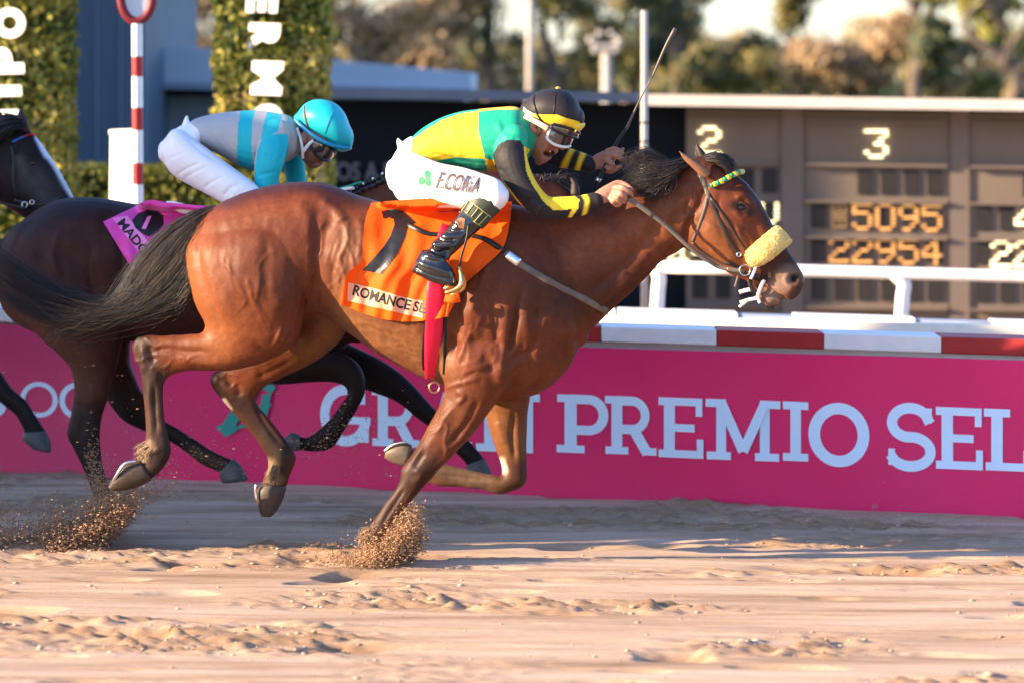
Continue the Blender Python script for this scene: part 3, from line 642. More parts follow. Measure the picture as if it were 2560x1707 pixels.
o = leaves('far_undergrowth', P, rng.uniform(.15, .32, n), np.tile((-1.3, -.45, .4), (n, 1)), LM['far'], hedge_rnd(P, 93, .8)); tag(o, 'distant band of mixed brown green undergrowth below the trees', 'undergrowth', kind='stuff')
# unseen block added at the left to shade the track behind the leading horse
mb = MB(); mb.box(-10, -8.6, -.92, 2.7, 0, 4.1); o = mb.build('shade_block', M['hedge_core']); tag(o, 'unseen tall block added beyond the left edge to shade the track', 'hedge')

mb = MB(); mb.box(-11, -9, 11.85, 30, 0, 9); mb.box(-11.1, -8.9, 11.8, 30.1, 9, 9.3)  # unseen wall added to shade the left part of the tote board
o = mb.build('board_shade_wall', M['wall_blue']); tag(o, 'unseen wall added beyond the left edge to shade the tote board', 'building')
# ------------------------------------------------------------------ organic bodies: lofts joined by a voxel remesh, then sculpted
def loft(mb, st, pl, n=5, e=2.0, seg=22, cap=.6, egg=0):
    """stations (x1,y1,x2,y2,half_depth,lateral) in photo pixels; ring spans edge 1 to edge 2"""
    S = catmull([tuple(q) if len(q) == 6 else tuple(q)+(0,) for q in st], n)
    S[:, 4] = np.maximum(S[:, 4], .004)
    def ring(q, sc=1, off=(0, 0)):
        x1, y1, x2, y2, wd, L = q; cx, cy = (x1+x2)/2+off[0], (y1+y2)/2+off[1]; ax, ay = (x1-x2)/2*sc, (y1-y2)/2*sc; out = []
        for k in range(seg):
            a = 2*math.pi*k/seg; c_, s_ = math.cos(a), math.sin(a)
            c_ = math.copysign(abs(c_)**(2/e), c_); s_ = math.copysign(abs(s_)**(2/e), s_)
            w_ = wd*sc*(1-egg*c_)
            out.append(pl.pt(cx+ax*c_, cy+ay*c_, L+w_*s_))
        return out
    rings = []; ctr = lambda q: np.array([(q[0]+q[2])/2, (q[1]+q[3])/2])
    def capr(q, q2, rev):
        d = ctr(q)-ctr(q2); d /= (np.linalg.norm(d)+1e-6); r = min(math.hypot(q[0]-q[2], q[1]-q[3])/2, q[4]*625)*cap
        rr_ = [ring(q, .88, d*r*.45), ring(q, .62, d*r*.8), ring(q, .25, d*r*.98)]
        return rr_[::-1] if rev else rr_
    if cap: rings += capr(S[0], S[1], True)
    rings += [ring(q) for q in S]
    if cap: rings += capr(S[-1], S[-2], False)
    V = [p for r in rings for p in r]; m = len(rings)
    Fc = [(i*seg+k, i*seg+(k+1) % seg, (i+1)*seg+(k+1) % seg, (i+1)*seg+k) for i in range(m-1) for k in range(seg)]
    Fc += [tuple(range(seg))[::-1], tuple(range((m-1)*seg, m*seg))]; mb.add(V, Fc)
def limb(mb, pts, pl, n=5, flat=.95, seg=14, cap=.8, e=2.0):
    """pts (x,y,radius_px,lateral)"""
    P = catmull(pts, n); st = []
    for i, p in enumerate(P):
        a, b = P[max(i-1, 0)], P[min(i+1, len(P)-1)]; dx, dy = b[0]-a[0], b[1]-a[1]; l = math.hypot(dx, dy) or 1
        nx_, ny_ = -dy/l*p[2], dx/l*p[2]; st.append((p[0]+nx_, p[1]+ny_, p[0]-nx_, p[1]-ny_, p[2]/625*flat, p[3]))
    loft(mb, st, pl, 1, e, seg, cap)
def remesh(mb, vox, smooth=4):
    me = mb.mesh('tmp'); o = bpy.data.objects.new('tmp', me); C.objects.link(o)
    bm = bmesh.new(); bm.from_mesh(me); bmesh.ops.recalc_face_normals(bm, faces=bm.faces); bm.to_mesh(me); bm.free()
    r = o.modifiers.new('r', 'REMESH'); r.mode = 'VOXEL'; r.voxel_size = vox; r.use_smooth_shade = True
    if smooth: s = o.modifiers.new('s', 'SMOOTH'); s.factor = .5; s.iterations = smooth
    bpy.context.view_layer.update()
    out = bpy.data.meshes.new_from_object(o.evaluated_get(bpy.context.evaluated_depsgraph_get())); bpy.data.objects.remove(o); return out
def getV(me):
    V = np.empty(len(me.vertices)*3, np.float32); me.vertices.foreach_get('co', V); return V.reshape(-1, 3).astype(float)
def getN(me):
    V = np.empty(len(me.vertices)*3, np.float32); me.vertices.foreach_get('normal', V); return V.reshape(-1, 3).astype(float)
def setV(me, V): me.vertices.foreach_set('co', V.astype(np.float32).ravel()); me.update()
def segdist(px, py, pl_):
    P = np.array(pl_, float)
    if len(P) == 1: return np.hypot(px-P[0, 0], py-P[0, 1]), np.zeros_like(px)
    best = np.full(px.shape, 1e9); tb = np.zeros_like(px); n = len(P)-1
    for i in range(n):
        a, b = P[i, :2], P[i+1, :2]; ab = b-a; L2 = ab@ab+1e-9; t = np.clip(((px-a[0])*ab[0]+(py-a[1])*ab[1])/L2, 0, 1)
        d = np.hypot(px-a[0]-t*ab[0], py-a[1]-t*ab[1]); m = d < best; best[m] = d[m]; tb[m] = (i+t[m])/n
    return best, tb
def sculpt(me, pl, strokes):
    """strokes: (polyline px, width px, amplitude m, lateral_max, lateral_min); moves the camera-side skin along its normal"""
    V = getV(me); Nn = getN(me); px, py = proj(V); L = pl.lat(V[:, 0], V[:, 1]); face = np.clip(-Nn[:, 1]*1.6+.1, 0, 1); D = np.zeros(len(V))
    for s in strokes:
        pts, wd, amp = s[:3]; Lx = s[3] if len(s) > 3 else 9; Ln = s[4] if len(s) > 4 else -9
        P = np.array(catmull([p[:2] for p in pts], 4)) if len(pts) > 2 else np.array([p[:2] for p in pts], float)
        x0, x1, y0, y1 = P[:, 0].min()-3*wd, P[:, 0].max()+3*wd, P[:, 1].min()-3*wd, P[:, 1].max()+3*wd
        m = (px > x0) & (px < x1) & (py > y0) & (py < y1) & (L < Lx) & (L > Ln) & (face > 0)
        if not m.any(): continue
        d, t = segdist(px[m], py[m], P); end = 1 if len(P) == 1 else np.clip(np.minimum(t, 1-t)*5+.25, 0, 1)
        D[m] += amp*np.exp(-(d/wd)**2)*end*face[m]
    setV(me, V+Nn*D[:, None]); 
def inpoly(px, py, poly):
    P = np.array(poly, float); r = np.zeros(px.shape, bool); j = len(P)-1
    for i in range(len(P)):
        c = ((P[i, 1] > py) != (P[j, 1] > py)) & (px < (P[j, 0]-P[i, 0])*(py-P[i, 1])/(P[j, 1]-P[i, 1]+1e-12)+P[i, 0]); r ^= c; j = i
    return r
def paint(me, pl, base, layers):
    """coat, skin or cloth colours: ('poly',pts,col,Lmax,Lmin) or ('line',pts,width,col,Lmax,Lmin,strength)"""
    V = getV(me); px, py = proj(V); L = pl.lat(V[:, 0], V[:, 1]); Cc = np.tile(np.array(base, float), (len(V), 1))
    wob = (vnoise(V[:, 0]*14+90, V[:, 2]*14+90, 77)-.5)
    for l in layers:
        if l[0] == 'poly':
            Lx = l[3] if len(l) > 3 else 9; Ln = l[4] if len(l) > 4 else -9
            m = inpoly(px, py, l[1]) & (L < Lx) & (L > Ln); Cc[m] = l[2]
        else:
            _, pts, wd, col = l[:4]; Lx = l[4] if len(l) > 4 else 9; Ln = l[5] if len(l) > 5 else -9; st = l[6] if len(l) > 6 else 1
            d, t = segdist(px, py, catmull(pts, 3) if len(pts) > 2 else pts); k = np.clip(1.25-d/wd*(1+.5*wob), 0, 1)*st; k = k*k*(3-2*k) if st == 1 else k; k = k*((L < Lx) & (L > Ln)); Cc = Cc*(1-k[:, None])+np.array(col)*k[:, None]
    a = me.color_attributes.new('Col', 'FLOAT_COLOR', 'POINT'); a.data.foreach_set('color', np.c_[Cc, np.ones(len(V))].astype(np.float32).ravel())
def organic(name, me, m, parent=None):
    me.name = name; me.materials.clear(); me.materials.append(m); me.polygons.foreach_set('use_smooth', [True]*len(me.polygons))
    o = bpy.data.objects.new(name, me); C.objects.link(o)
    if parent: setpar(o, parent)
    return o
CAMP = Vector((0, -16, CH))
def bvh(*meshes):
    vs, fs = [], []
    for me in meshes:
        n = len(vs); vs += [v.co.copy() for v in me.vertices]; fs += [tuple(i+n for i in p.vertices) for p in me.polygons]
    return BVHTree.FromPolygons(vs, fs)
def hit(tree, x, y, pl, Ldef=-.3, off=.004, first=None):
    p = W(x, y, 0); d = (p-CAMP).normalized(); h = tree.ray_cast(CAMP+d*8, d)
    if h[0] is None or (first is not None and pl.lat(h[0].x, h[0].y) > first): return Vector(pl.pt(x, y, Ldef))
    return h[0]-d*off
def strap(name, pts, wpx, pl, m, parent, tree=None, th=.004, off=.003, n=6, Lf=None, smoothL=3, edge=True):
    """leather or web strap: pts (x,y[,L]); rides on the tree surface where no L is given"""
    P = catmull([p[:2] for p in pts], n); Ls = None
    if len(pts[0]) > 2: Ls = catmull([(p[2], 0) for p in pts], n)[:, 0]
    D = []
    for i, (x, y) in enumerate(P):
        if Ls is not None: p = Vector(pl.pt(x, y, Ls[i]))
        else: p = hit(tree, x, y, pl, off=0)
        D.append(p.y)
    if Ls is None:
        D = np.array(D)
        for _ in range(smoothL): D[1:-1] = np.minimum(D[1:-1], (D[:-2]+D[1:-1]+D[2:])/3)
    mb = MB(); A = []
    for i, (x, y) in enumerate(P):
        a, b = P[max(i-1, 0)], P[min(i+1, len(P)-1)]; dx, dy = b[0]-a[0], b[1]-a[1]; l = math.hypot(dx, dy) or 1; nx_, ny_ = -dy/l*wpx/2, dx/l*wpx/2
        Y = D[i]-off; A.append([W(x+nx_, y+ny_, Y+.002), W(x+nx_*.6, y+ny_*.6, Y-.0015), W(x-nx_*.6, y-ny_*.6, Y-.0015), W(x-nx_, y-ny_, Y+.002), W(x-nx_, y-ny_, Y+.002+th), W(x+nx_, y+ny_, Y+.002+th)])
    k = 6; V = [p for r in A for p in r]; Fc = [(i*k+j, i*k+(j+1) % k, (i+1)*k+(j+1) % k, (i+1)*k+j) for i in range(len(A)-1) for j in range(k)]; Fc += [tuple(range(k))[::-1], tuple(range((len(A)-1)*k, len(A)*k))]
    mb.add(V, Fc); return setpar(mb.build(name, m, smooth=True), parent)
def strands(name, guides, n, pl, m, parent, wd=.0012, jit=6, seed=1, steps=14, spread=None, Lw=.03, curl=4):
    """hair: guides = list of polylines (x,y,L) with equal point counts, ordered across the lock"""
    r = np.random.default_rng(seed); G = np.array([catmull(g, 4) for g in guides]); ng = len(guides); mb = MB(); VV = []; FF = []; cnt = 0
    npnt = G.shape[1]; rn = []
    for k in range(n):
        t = r.random()*(ng-1); i = min(int(t), ng-2); f = t-i; base = G[i]*(1-f)+G[i+1]*f
        ln = .55+.45*r.random()**.6; s0 = r.random()*.12 if r.random() < .7 else r.random()*.4; ss = np.linspace(s0, min(1, max(s0+.3, ln)), steps)*(npnt-1); ii = np.minimum(ss.astype(int), npnt-2); ff = (ss-ii)[:, None]
        c = base[ii]*(1-ff)+base[ii+1]*ff; gt = np.linspace(0, 1, steps)[:, None]
        ph = r.random(2)*6.28; fr = r.uniform(1, 2.6)
        off = r.normal(size=2)*jit*(spread if spread else 1)*(.35+gt*1.1); c[:, :2] += off
        c[:, 0] += np.sin(gt[:, 0]*fr*6+ph[0])*curl*gt[:, 0]; c[:, 1] += np.sin(gt[:, 0]*fr*5+ph[1])*curl*gt[:, 0]; c[:, 2] += r.normal()*Lw
        w_ = wd*r.uniform(.6, 1.7)*625
        tn = np.gradient(c[:, :2], axis=0); tn /= (np.linalg.norm(tn, axis=1)[:, None]+1e-6); nn = np.c_[-tn[:, 1], tn[:, 0]]
        for j in range(steps):
            q = w_*(1-.85*(j/(steps-1))**2)
            VV.append(pl.pt(c[j, 0]+nn[j, 0]*q, c[j, 1]+nn[j, 1]*q, c[j, 2])); VV.append(pl.pt(c[j, 0]-nn[j, 0]*q, c[j, 1]-nn[j, 1]*q, c[j, 2])); VV.append(pl.pt(c[j, 0], c[j, 1], c[j, 2]-q/625))
        rv = r.random()
        for j in range(steps-1):
            a = cnt+3*j
            for u, v_ in ((0, 2), (2, 1), (1, 0)): FF.append((a+u, a+v_, a+3+v_, a+3+u)); rn.append(rv)
        cnt += 3*steps
    me = bpy.data.meshes.new(name); me.from_pydata(VV, [], FF); me.update(); me.materials.append(m); me.polygons.foreach_set('use_smooth', [True]*len(FF))
    a = me.attributes.new('rnd', 'FLOAT', 'FACE'); a.data.foreach_set('value', np.array(rn, np.float32)**1.8)
    o = bpy.data.objects.new(name, me); C.objects.link(o); setpar(o, parent); return o
def hairmat(name, cols, rough=.45):
    m = leafmat(name, cols, .05); m.node_tree.nodes['Principled BSDF'].inputs['Roughness'].default_value = rough; m.node_tree.nodes['Principled BSDF'].inputs['Specular IOR Level'].default_value = .5; return m
def coatmat(name, rough=.48, var=.2, spec=.17):
    m = mat(name, (1, 1, 1), rough, var, 9, .0016, 34, attr=True, spec=spec); nt = m.node_tree; b = nt.nodes['Principled BSDF']
    # short hair grain and fine veins
    tc = [n for n in nt.nodes if n.type == 'TEX_COORD'][0]; n3 = N(nt, 'ShaderNodeTexNoise'); n3.inputs['Scale'].default_value = 260; n3.inputs['Detail'].default_value = 2
    mp = N(nt, 'ShaderNodeMapping'); mp.inputs['Scale'].default_value = (.5, 1, 1.4); nt.links.new(tc.outputs['Object'], mp.inputs[0]); nt.links.new(mp.outputs[0], n3.inputs['Vector'])
    b0 = [n for n in nt.nodes if n.type == 'BUMP'][0]; b2 = N(nt, 'ShaderNodeBump'); b2.inputs['Distance'].default_value = .0006; nt.links.new(n3.outputs[0], b2.inputs['Height']); nt.links.new(b0.outputs[0], b2.inputs['Normal'])
    nt.links.new(b2.outputs[0], b.inputs['Normal'])
    fn = N(nt, 'ShaderNodeTexNoise'); fn.inputs['Scale'].default_value = 55; fn.inputs['Detail'].default_value = 4; nt.links.new(tc.outputs['Object'], fn.inputs['Vector']); fr = N(nt, 'ShaderNodeMapRange'); fr.inputs['From Min'].default_value = .3; fr.inputs['From Max'].default_value = .7; fr.inputs['To Min'].default_value = .80; fr.inputs['To Max'].default_value = 1.04; nt.links.new(fn.outputs[0], fr.inputs['Value'])
    fm = N(nt, 'ShaderNodeMix', data_type='RGBA', blend_type='MULTIPLY'); fm.inputs['Factor'].default_value = 1; nt.links.new(b.inputs['Base Color'].links[0].from_socket, fm.inputs['A']); nt.links.new(fr.outputs[0], fm.inputs['B']); nt.links.new(fm.outputs['Result'], b.inputs['Base Color'])
    mr = N(nt, 'ShaderNodeMapRange'); mr.inputs['To Min'].default_value = rough-.1; mr.inputs['To Max'].default_value = rough+.14; nz = [n for n in nt.nodes if n.type == 'TEX_NOISE'][0]; nt.links.new(nz.outputs[0], mr.inputs['Value']); nt.links.new(mr.outputs[0], b.inputs['Roughness'])
    return m
M['coat'] = coatmat('bay_coat'); M['coat_dark'] = coatmat('dark_coat', .5, .2, .12); M['hoof'] = mat('hoof', (.045, .030, .022), .5, .4, 30, .001, 60, stretch=(1, 1, 4)); M['hoof_pale'] = mat('hoof_pale', (.13, .10, .07), .5, .3, 30, .001, 60); M['hoof_dark'] = mat('hoof_dark', (.06, .06, .065), .5, .3, 30)
M['tail'] = hairmat('tail_hair', [(.004, .003, .003), (.008, .005, .004), (.018, .011, .008), (.09, .055, .03)]); M['mane'] = hairmat('mane_hair', [(.004, .003, .003), (.010, .007, .006), (.022, .014, .010), (.05, .03, .02)])
M['leather'] = mat('dark_leather', (.035, .024, .018), .4, .3, 20, .001, 80); M['leather_grey'] = mat('worn_rein', (.12, .095, .075), .55, .25, 25, .0015, 120); M['leather_black'] = mat('black_leather', (.012, .012, .012), .35, .3, 20)
M['steel'] = mat('steel', (.65, .63, .6), .25, .1, 10, metal=1); M['brass'] = mat('brass', (.62, .36, .14), .3, .1, 10, metal=1)
M['eye'] = mat('eye', (.010, .006, .005), .22, 0, 5, spec=.4); M['nostril'] = mat('nostril', (.012, .006, .005), .6)
BAY = (.125, .032, .012); DK = (.035, .018, .013); BLK = (.016, .011, .010)

# ================================================================== leading horse
H1 = Plane(.02+.0)
H1.Y0 = -.02
h1 = empty('racehorse', Vector(H1.pt(925, 1400)), 'bay racehorse in front at full gallop with orange number seven cloth and yellow sheepskin noseband', 'horse'); h1.location.z = 0
mb = MB()
TORSO = [(478, 600, 470, 662, .09), (497, 548, 482, 730, .19), (556, 505, 520, 800, .245), (640, 473, 610, 830, .27), (740, 455, 705, 822, .275), (825, 462, 790, 786, .25), (905, 492, 862, 828, .265), (990, 515, 950, 888, .28),
         (1080, 518, 1040, 936, .285), (1170, 510, 1120, 966, .27), (1260, 508, 1210, 1004, .26), (1330, 525, 1300, 998, .24), (1390, 565, 1375, 968, .20), (1425, 630, 1425, 915, .15), (1448, 700, 1448, 868, .08)]
loft(mb, TORSO, H1, 5, 2.25, 40)
# near thigh, gaskin, hock, cannon
NH = [(490, 570, 760, 520, .10, -.10), (467, 620, 778, 575, .145, -.135), (464, 655, 780, 640, .155, -.15), (472, 710, 772, 715, .155, -.16), (490, 765, 762, 785, .14, -.165), (512, 812, 742, 852, .115, -.165), (503, 832, 690, 894, .092, -.16), (478, 836, 610, 920, .075, -.155),
      (440, 838, 545, 927, .062, -.15), (402, 838, 480, 926, .05, -.15), (368, 838, 436, 934, .042, -.15), (344, 850, 416, 946, .038, -.15), (342, 885, 409, 962, .035, -.15), (350, 930, 408, 982, .032, -.15), (358, 975, 408, 1008, .028, -.15), (363, 1035, 410, 1042, .026, -.15), (364, 1085, 418, 1085, .029, -.15), (361, 1112, 427, 1118, .034, -.15), (352, 1138, 423, 1146, .033, -.15), (352, 1152, 402, 1176, .03, -.15), (342, 1158, 372, 1202, .028, -.15)]
loft(mb, NH, H1, 4, 2.15, 26)
limb(mb, [(352, 850, 11, -.15), (343, 868, 13, -.15), (348, 900, 12, -.15)], H1)
limb(mb, [(382, 1110, 22, -.15), (362, 1128, 17, -.15), (352, 1148, 11, -.15)], H1)
FH = [(700, 700, 850, 740, .10, .10), (700, 780, 868, 800, .115, .115), (672, 840, 856, 846, .10, .12), (640, 878, 815, 885, .082, .125), (612, 900, 768, 914, .068, .13), (585, 912, 730, 933, .056, .13), (560, 920, 694, 950, .047, .13), (536, 930, 660, 968, .042, .13),
      (524, 946, 642, 990, .040, .13), (533, 972, 642, 1006, .034, .13), (558, 1004, 652, 1022, .03, .13), (583, 1030, 668, 1040, .027, .13), (621, 1076, 695, 1074, .027, .13), (651, 1114, 724, 1112, .030, .13), (667, 1140, 740, 1136, .034, .13), (671, 1160, 738, 1160, .032, .13), (668, 1188, 726, 1186, .03, .13), (652, 1205, 718, 1212, .03, .13)]
loft(mb, FH, H1, 4, 2.1, 22)
NF = [(1100, 800, 1330, 830, .07, -.14), (1092, 860, 1320, 880, .10, -.155), (1098, 915, 1290, 935, .105, -.16), (1112, 965, 1245, 1000, .09, -.16), (1104, 1005, 1222, 1030, .073, -.16), (1084, 1040, 1200, 1064, .062, -.16), (1062, 1080, 1170, 1100, .054, -.16), (1040, 1118, 1134, 1138, .047, -.16), (1020, 1148, 1104, 1166, .043, -.16), (1004, 1172, 1082, 1192, .042, -.16), (1000, 1196, 1064, 1212, .038, -.16), (988, 1222, 1040, 1240, .030, -.16),
      (962, 1258, 1010, 1276, .026, -.16), (939, 1292, 988, 1308, .026, -.16), (918, 1318, 970, 1332, .030, -.16), (906, 1338, 962, 1352, .034, -.16), (904, 1362, 950, 1374, .030, -.16), (905, 1388, 948, 1398, .03, -.16), (905, 1412, 950, 1420, .03, -.16)]
loft(mb, NF, H1, 4, 2.15, 24)
FF_ = [(1180, 880, 1345, 930, .09, .12), (1204, 990, 1326, 990, .08, .12), (1214, 1036, 1320, 1036, .062, .12), (1226, 1080, 1318, 1078, .054, .12), (1241, 1126, 1316, 1116, .047, .12), (1253, 1162, 1317, 1160, .043, .12), (1254, 1184, 1314, 1206, .042, .12), (1248, 1190, 1283, 1228, .042, .12), (1236, 1186, 1246, 1236, .038, .12), (1205, 1180, 1206, 1224, .029, .12), (1150, 1168, 1148, 1218, .026, .12), (1106, 1158, 1098, 1214, .030, .12), (1076, 1148, 1068, 1204, .034, .12), (1046, 1134, 1036, 1190, .03, .12), (1026, 1112, 1012, 1168, .03, .12)]
loft(mb, FF_, H1, 4, 2.1, 22)
# neck and head
NECK = [(1215, 515, 1300, 985, .19), (1290, 515, 1400, 915, .185), (1370, 520, 1466, 838, .155), (1445, 515, 1520, 784, .125), (1510, 500, 1570, 742, .11), (1565, 472, 1617, 694, .10), (1622, 442, 1660, 650, .092), (1680, 414, 1696, 628, .088), (1735, 393, 1724, 606, .086), (1775, 388, 1745, 580, .08)]
loft(mb, NECK, H1, 4, 2.1, 32)
HEAD = [(1742, 395, 1706, 560, .070), (1775, 386, 1706, 605, .084), (1808, 402, 1716, 624, .092), (1838, 434, 1740, 636, .096), (1868, 460, 1768, 650, .094), (1893, 492, 1797, 667, .084), (1912, 524, 1820, 682, .072), (1929, 556, 1845, 696, .063), (1947, 588, 1866, 704, .057), (1966, 619, 1886, 714, .053), (1984, 646, 1905, 728, .052), (2000, 672, 1925, 738, .054), (2012, 700, 1947, 744, .052), (2006, 722, 1968, 749, .038)]
loft(mb, HEAD, H1, 4, 2.3, 28, cap=.4)
loft(mb, [(1866, 690, 1872, 710, .03), (1885, 702, 1888, 728, .034), (1905, 718, 1900, 752, .036), (1930, 732, 1921, 768, .034), (1952, 742, 1945, 764, .026)], H1, 4, 2.1, 16)
limb(mb, [(1970, 690, 20, -.03), (1992, 708, 17, -.03)], H1); limb(mb, [(1970, 690, 20, .03), (1992, 708, 17, .03)], H1)
me = remesh(mb, .0058, 5)
S = [ # haunch, stifle, gaskin
 ([(790, 540), (788, 620), (790, 700), (792, 770)], 12, -.012, 9), ([(515, 545), (495, 620), (512, 720), (560, 830)], 10, -.007), ([(560, 545), (548, 620), (570, 720), (610, 800)], 16, -.003, -.05),
 ([(640, 560), (625, 660), (650, 760)], 44, .007), ([(715, 600), (700, 700), (690, 790)], 26, .005), ([(668, 590), (665, 690), (676, 780)], 12, -.003), ([(690, 838), (715, 850)], 20, .012, -.05), ([(640, 866), (672, 882), (700, 890)], 8, -.006, -.05),
 ([(520, 880), (460, 878), (415, 872), (380, 880)], 8, -.008, -.05), ([(560, 905), (500, 905), (440, 900)], 10, .005, -.05), ([(372, 862), (378, 885), (384, 905)], 9, -.012, -.05), ([(400, 930), (404, 955)], 7, -.006, -.05), ([(354, 868), (360, 930)], 7, .005, -.05),
 ([(385, 960), (388, 1020), (392, 1080)], 5, -.006, -.05), ([(372, 960), (374, 1030), (380, 1095)], 5, .003, -.05), ([(403, 965), (405, 1030), (408, 1085)], 5, .003, -.05), ([(390, 1118), (400, 1130)], 10, .004, -.05),
 # hip and loin
 ([(800, 500), (840, 530), (858, 560)], 14, .012), ([(830, 548), (808, 590), (800, 640)], 14, -.010), ([(745, 500), (770, 540), (775, 600)], 18, .006), ([(860, 545), (870, 600), (850, 650), (868, 700), (856, 760)], 9, .005), ([(842, 640), (830, 690), (838, 740)], 7, -.004), ([(895, 540), (905, 590), (893, 650)], 10, .004), ([(870, 620), (885, 660), (880, 720)], 4, .0035), ([(855, 590), (835, 640), (850, 690), (842, 740)], 5, .002),
 ([(800, 775), (840, 800), (870, 825)], 9, -.006), ([(860, 800), (930, 850), (1000, 895)], 14, .006), ([(880, 780), (950, 835), (1040, 890)], 9, -.004), ([(955, 845), (1000, 880), (1045, 895)], 5, -.003),
 # shoulder and chest
 ([(1178, 640), (1150, 740), (1140, 830), (1125, 900)], 13, -.013), ([(1195, 720), (1175, 800), (1160, 880)], 20, .010), ([(1250, 660), (1232, 730), (1236, 800), (1250, 890)], 9, -.008), ([(1285, 700), (1268, 760), (1262, 830), (1256, 890)], 14, .006), ([(1305, 720), (1290, 800), (1272, 880), (1262, 920)], 7, -.008),
 ([(1200, 890), (1225, 905), (1222, 935)], 12, -.008), ([(1175, 900), (1185, 930)], 22, .010), ([(1258, 905), (1250, 945), (1262, 960)], 12, .010), ([(1268, 892), (1320, 880), (1350, 840)], 8, -.008), ([(1280, 935), (1330, 925), (1390, 900)], 20, .008), ([(1225, 1005), (1290, 985), (1370, 950)], 8, -.007), ([(1330, 800), (1380, 760), (1420, 720)], 12, -.006), ([(1340, 850), (1360, 800), (1400, 760)], 22, .006), ([(1400, 930), (1412, 880), (1440, 840)], 9, -.007),
 ([(1195, 945), (1150, 958), (1110, 970)], 6, .005), ([(1140, 975), (1160, 990), (1140, 1012)], 7, .007, -.05), ([(1195, 1000), (1165, 1060), (1125, 1110)], 8, -.008, -.05), ([(1130, 1020), (1095, 1080), (1060, 1130)], 12, .005, -.05), ([(1170, 1075), (1140, 1110), (1110, 1130)], 9, .004, -.05), ([(1060, 1130), (1035, 1170)], 7, -.006, -.05), ([(1040, 1168), (1050, 1190), (1032, 1212)], 11, .006, -.05), ([(1010, 1222), (985, 1262), (955, 1310)], 5, -.005, -.05), ([(1028, 1232), (998, 1280), (968, 1325)], 4, .003, -.05),
 ([(1285, 1030), (1280, 1090), (1288, 1150)], 8, -.009, 9, .02), ([(1245, 1050), (1262, 1110)], 12, .005, 9, .02), ([(1215, 1200), (1150, 1192), (1105, 1186)], 5, -.004, 9, .02),
 ([(592, 958), (600, 990)], 10, -.008, 9, .02), ([(560, 938), (580, 965)], 9, -.010, 9, .02), ([(640, 1020), (670, 1070), (705, 1115)], 6, -.005, 9, .02), ([(545, 940), (538, 960)], 6, .004, 9, .02), ([(760, 850), (800, 830)], 24, .008, 9, .0), ([(730, 900), (690, 922), (640, 945)], 8, -.005, 9, .02),
 # neck
 ([(1690, 610), (1655, 655), (1600, 705), (1530, 760), (1480, 800)], 11, -.012), ([(1660, 600), (1610, 660), (1540, 720), (1470, 770)], 22, .008), ([(1400, 560), (1420, 640), (1400, 740)], 26, -.006), ([(1480, 560), (1560, 590), (1620, 560)], 24, .007), ([(1620, 480), (1600, 560), (1570, 620)], 18, -.005), ([(1440, 600), (1500, 640), (1580, 630)], 15, -.004), ([(1690, 500), (1660, 560), (1690, 600)], 16, .008), ([(1340, 640), (1400, 700), (1450, 780)], 16, -.005),
 # head
 ([(1765, 462), (1748, 510), (1722, 560), (1708, 610)], 8, -.012), ([(1790, 560), (1770, 610)], 34, .009), ([(1735, 500), (1740, 540)], 7, .005), ([(1838, 560), (1862, 610), (1890, 655)], 7, .006), ([(1872, 545), (1895, 590), (1925, 640)], 12, -.006), ([(1838, 497), (1860, 492), (1884, 515)], 8, .009), ([(1836, 528), (1856, 545), (1878, 538)], 7, .005), ([(1855, 519)], 9, -.008), ([(1835, 462)], 14, -.008), ([(1826, 600), (1850, 640), (1858, 668)], 10, -.006),
 ([(1985, 696)], 12, -.022), ([(1962, 690), (1968, 712), (1985, 722)], 6, .006), ([(2000, 676), (2008, 698)], 6, .004), ([(1966, 670), (1950, 690)], 10, .005), ([(1895, 716), (1925, 726), (1950, 742), (1966, 748)], 4, -.010), ([(1925, 752)], 12, .004), ([(1895, 690), (1915, 715)], 6, -.004)]
S += [([(1297, 783), (1284, 830), (1274, 879)], 8, -.009), ([(1308, 860), (1290, 890), (1266, 917)], 7, -.008), ([(1400, 852), (1366, 929), (1316, 982)], 10, -.010), ([(1427, 833), (1420, 870), (1411, 902)], 8, -.010), ([(1345, 880), (1330, 930), (1290, 970)], 16, .007),
 ([(1330, 700), (1318, 780), (1312, 850)], 14, .007), ([(1350, 720), (1345, 800), (1340, 850)], 9, -.007), ([(1395, 740), (1385, 800), (1375, 860)], 16, .006), ([(1420, 690), (1440, 740), (1460, 800)], 9, -.006),
 ([(1700, 600), (1672, 640), (1640, 672), (1560, 735), (1490, 792)], 8, -.012), ([(1665, 630), (1600, 690), (1520, 745)], 13, .008), ([(1640, 560), (1600, 620), (1540, 680), (1470, 730)], 12, -.006), ([(1700, 470), (1690, 520), (1700, 560)], 12, -.006), ([(1660, 470), (1640, 520), (1600, 560)], 14, .006),
 ([(1560, 540), (1530, 590), (1490, 640)], 10, -.004), ([(1520, 540), (1480, 600), (1450, 660)], 12, .004), ([(1400, 620), (1380, 660), (1390, 700)], 12, .005), ([(1225, 640), (1210, 690), (1195, 740)], 9, .006), ([(1180, 760), (1200, 800), (1190, 850)], 12, .006), ([(1100, 840), (1130, 850), (1150, 880)], 8, -.004),
 ([(1700, 560), (1722, 540), (1745, 545)], 8, .007), ([(1722, 500), (1712, 540)], 6, -.006), ([(1800, 480), (1792, 540), (1810, 600)], 7, -.003), ([(1775, 625), (1800, 640), (1835, 655)], 6, .004)]
rv_ = random.Random(12)
def vein(x, y, dx, dy, n=6, amp=.0035, w_=3.6, Lx=9):
    P = [(x, y)]
    for k in range(n): x += dx+rv_.gauss(0, abs(dy)*.35+3); y += dy+rv_.gauss(0, abs(dx)*.35+3); P.append((x, y))
    S.append((P, w_, amp, Lx))
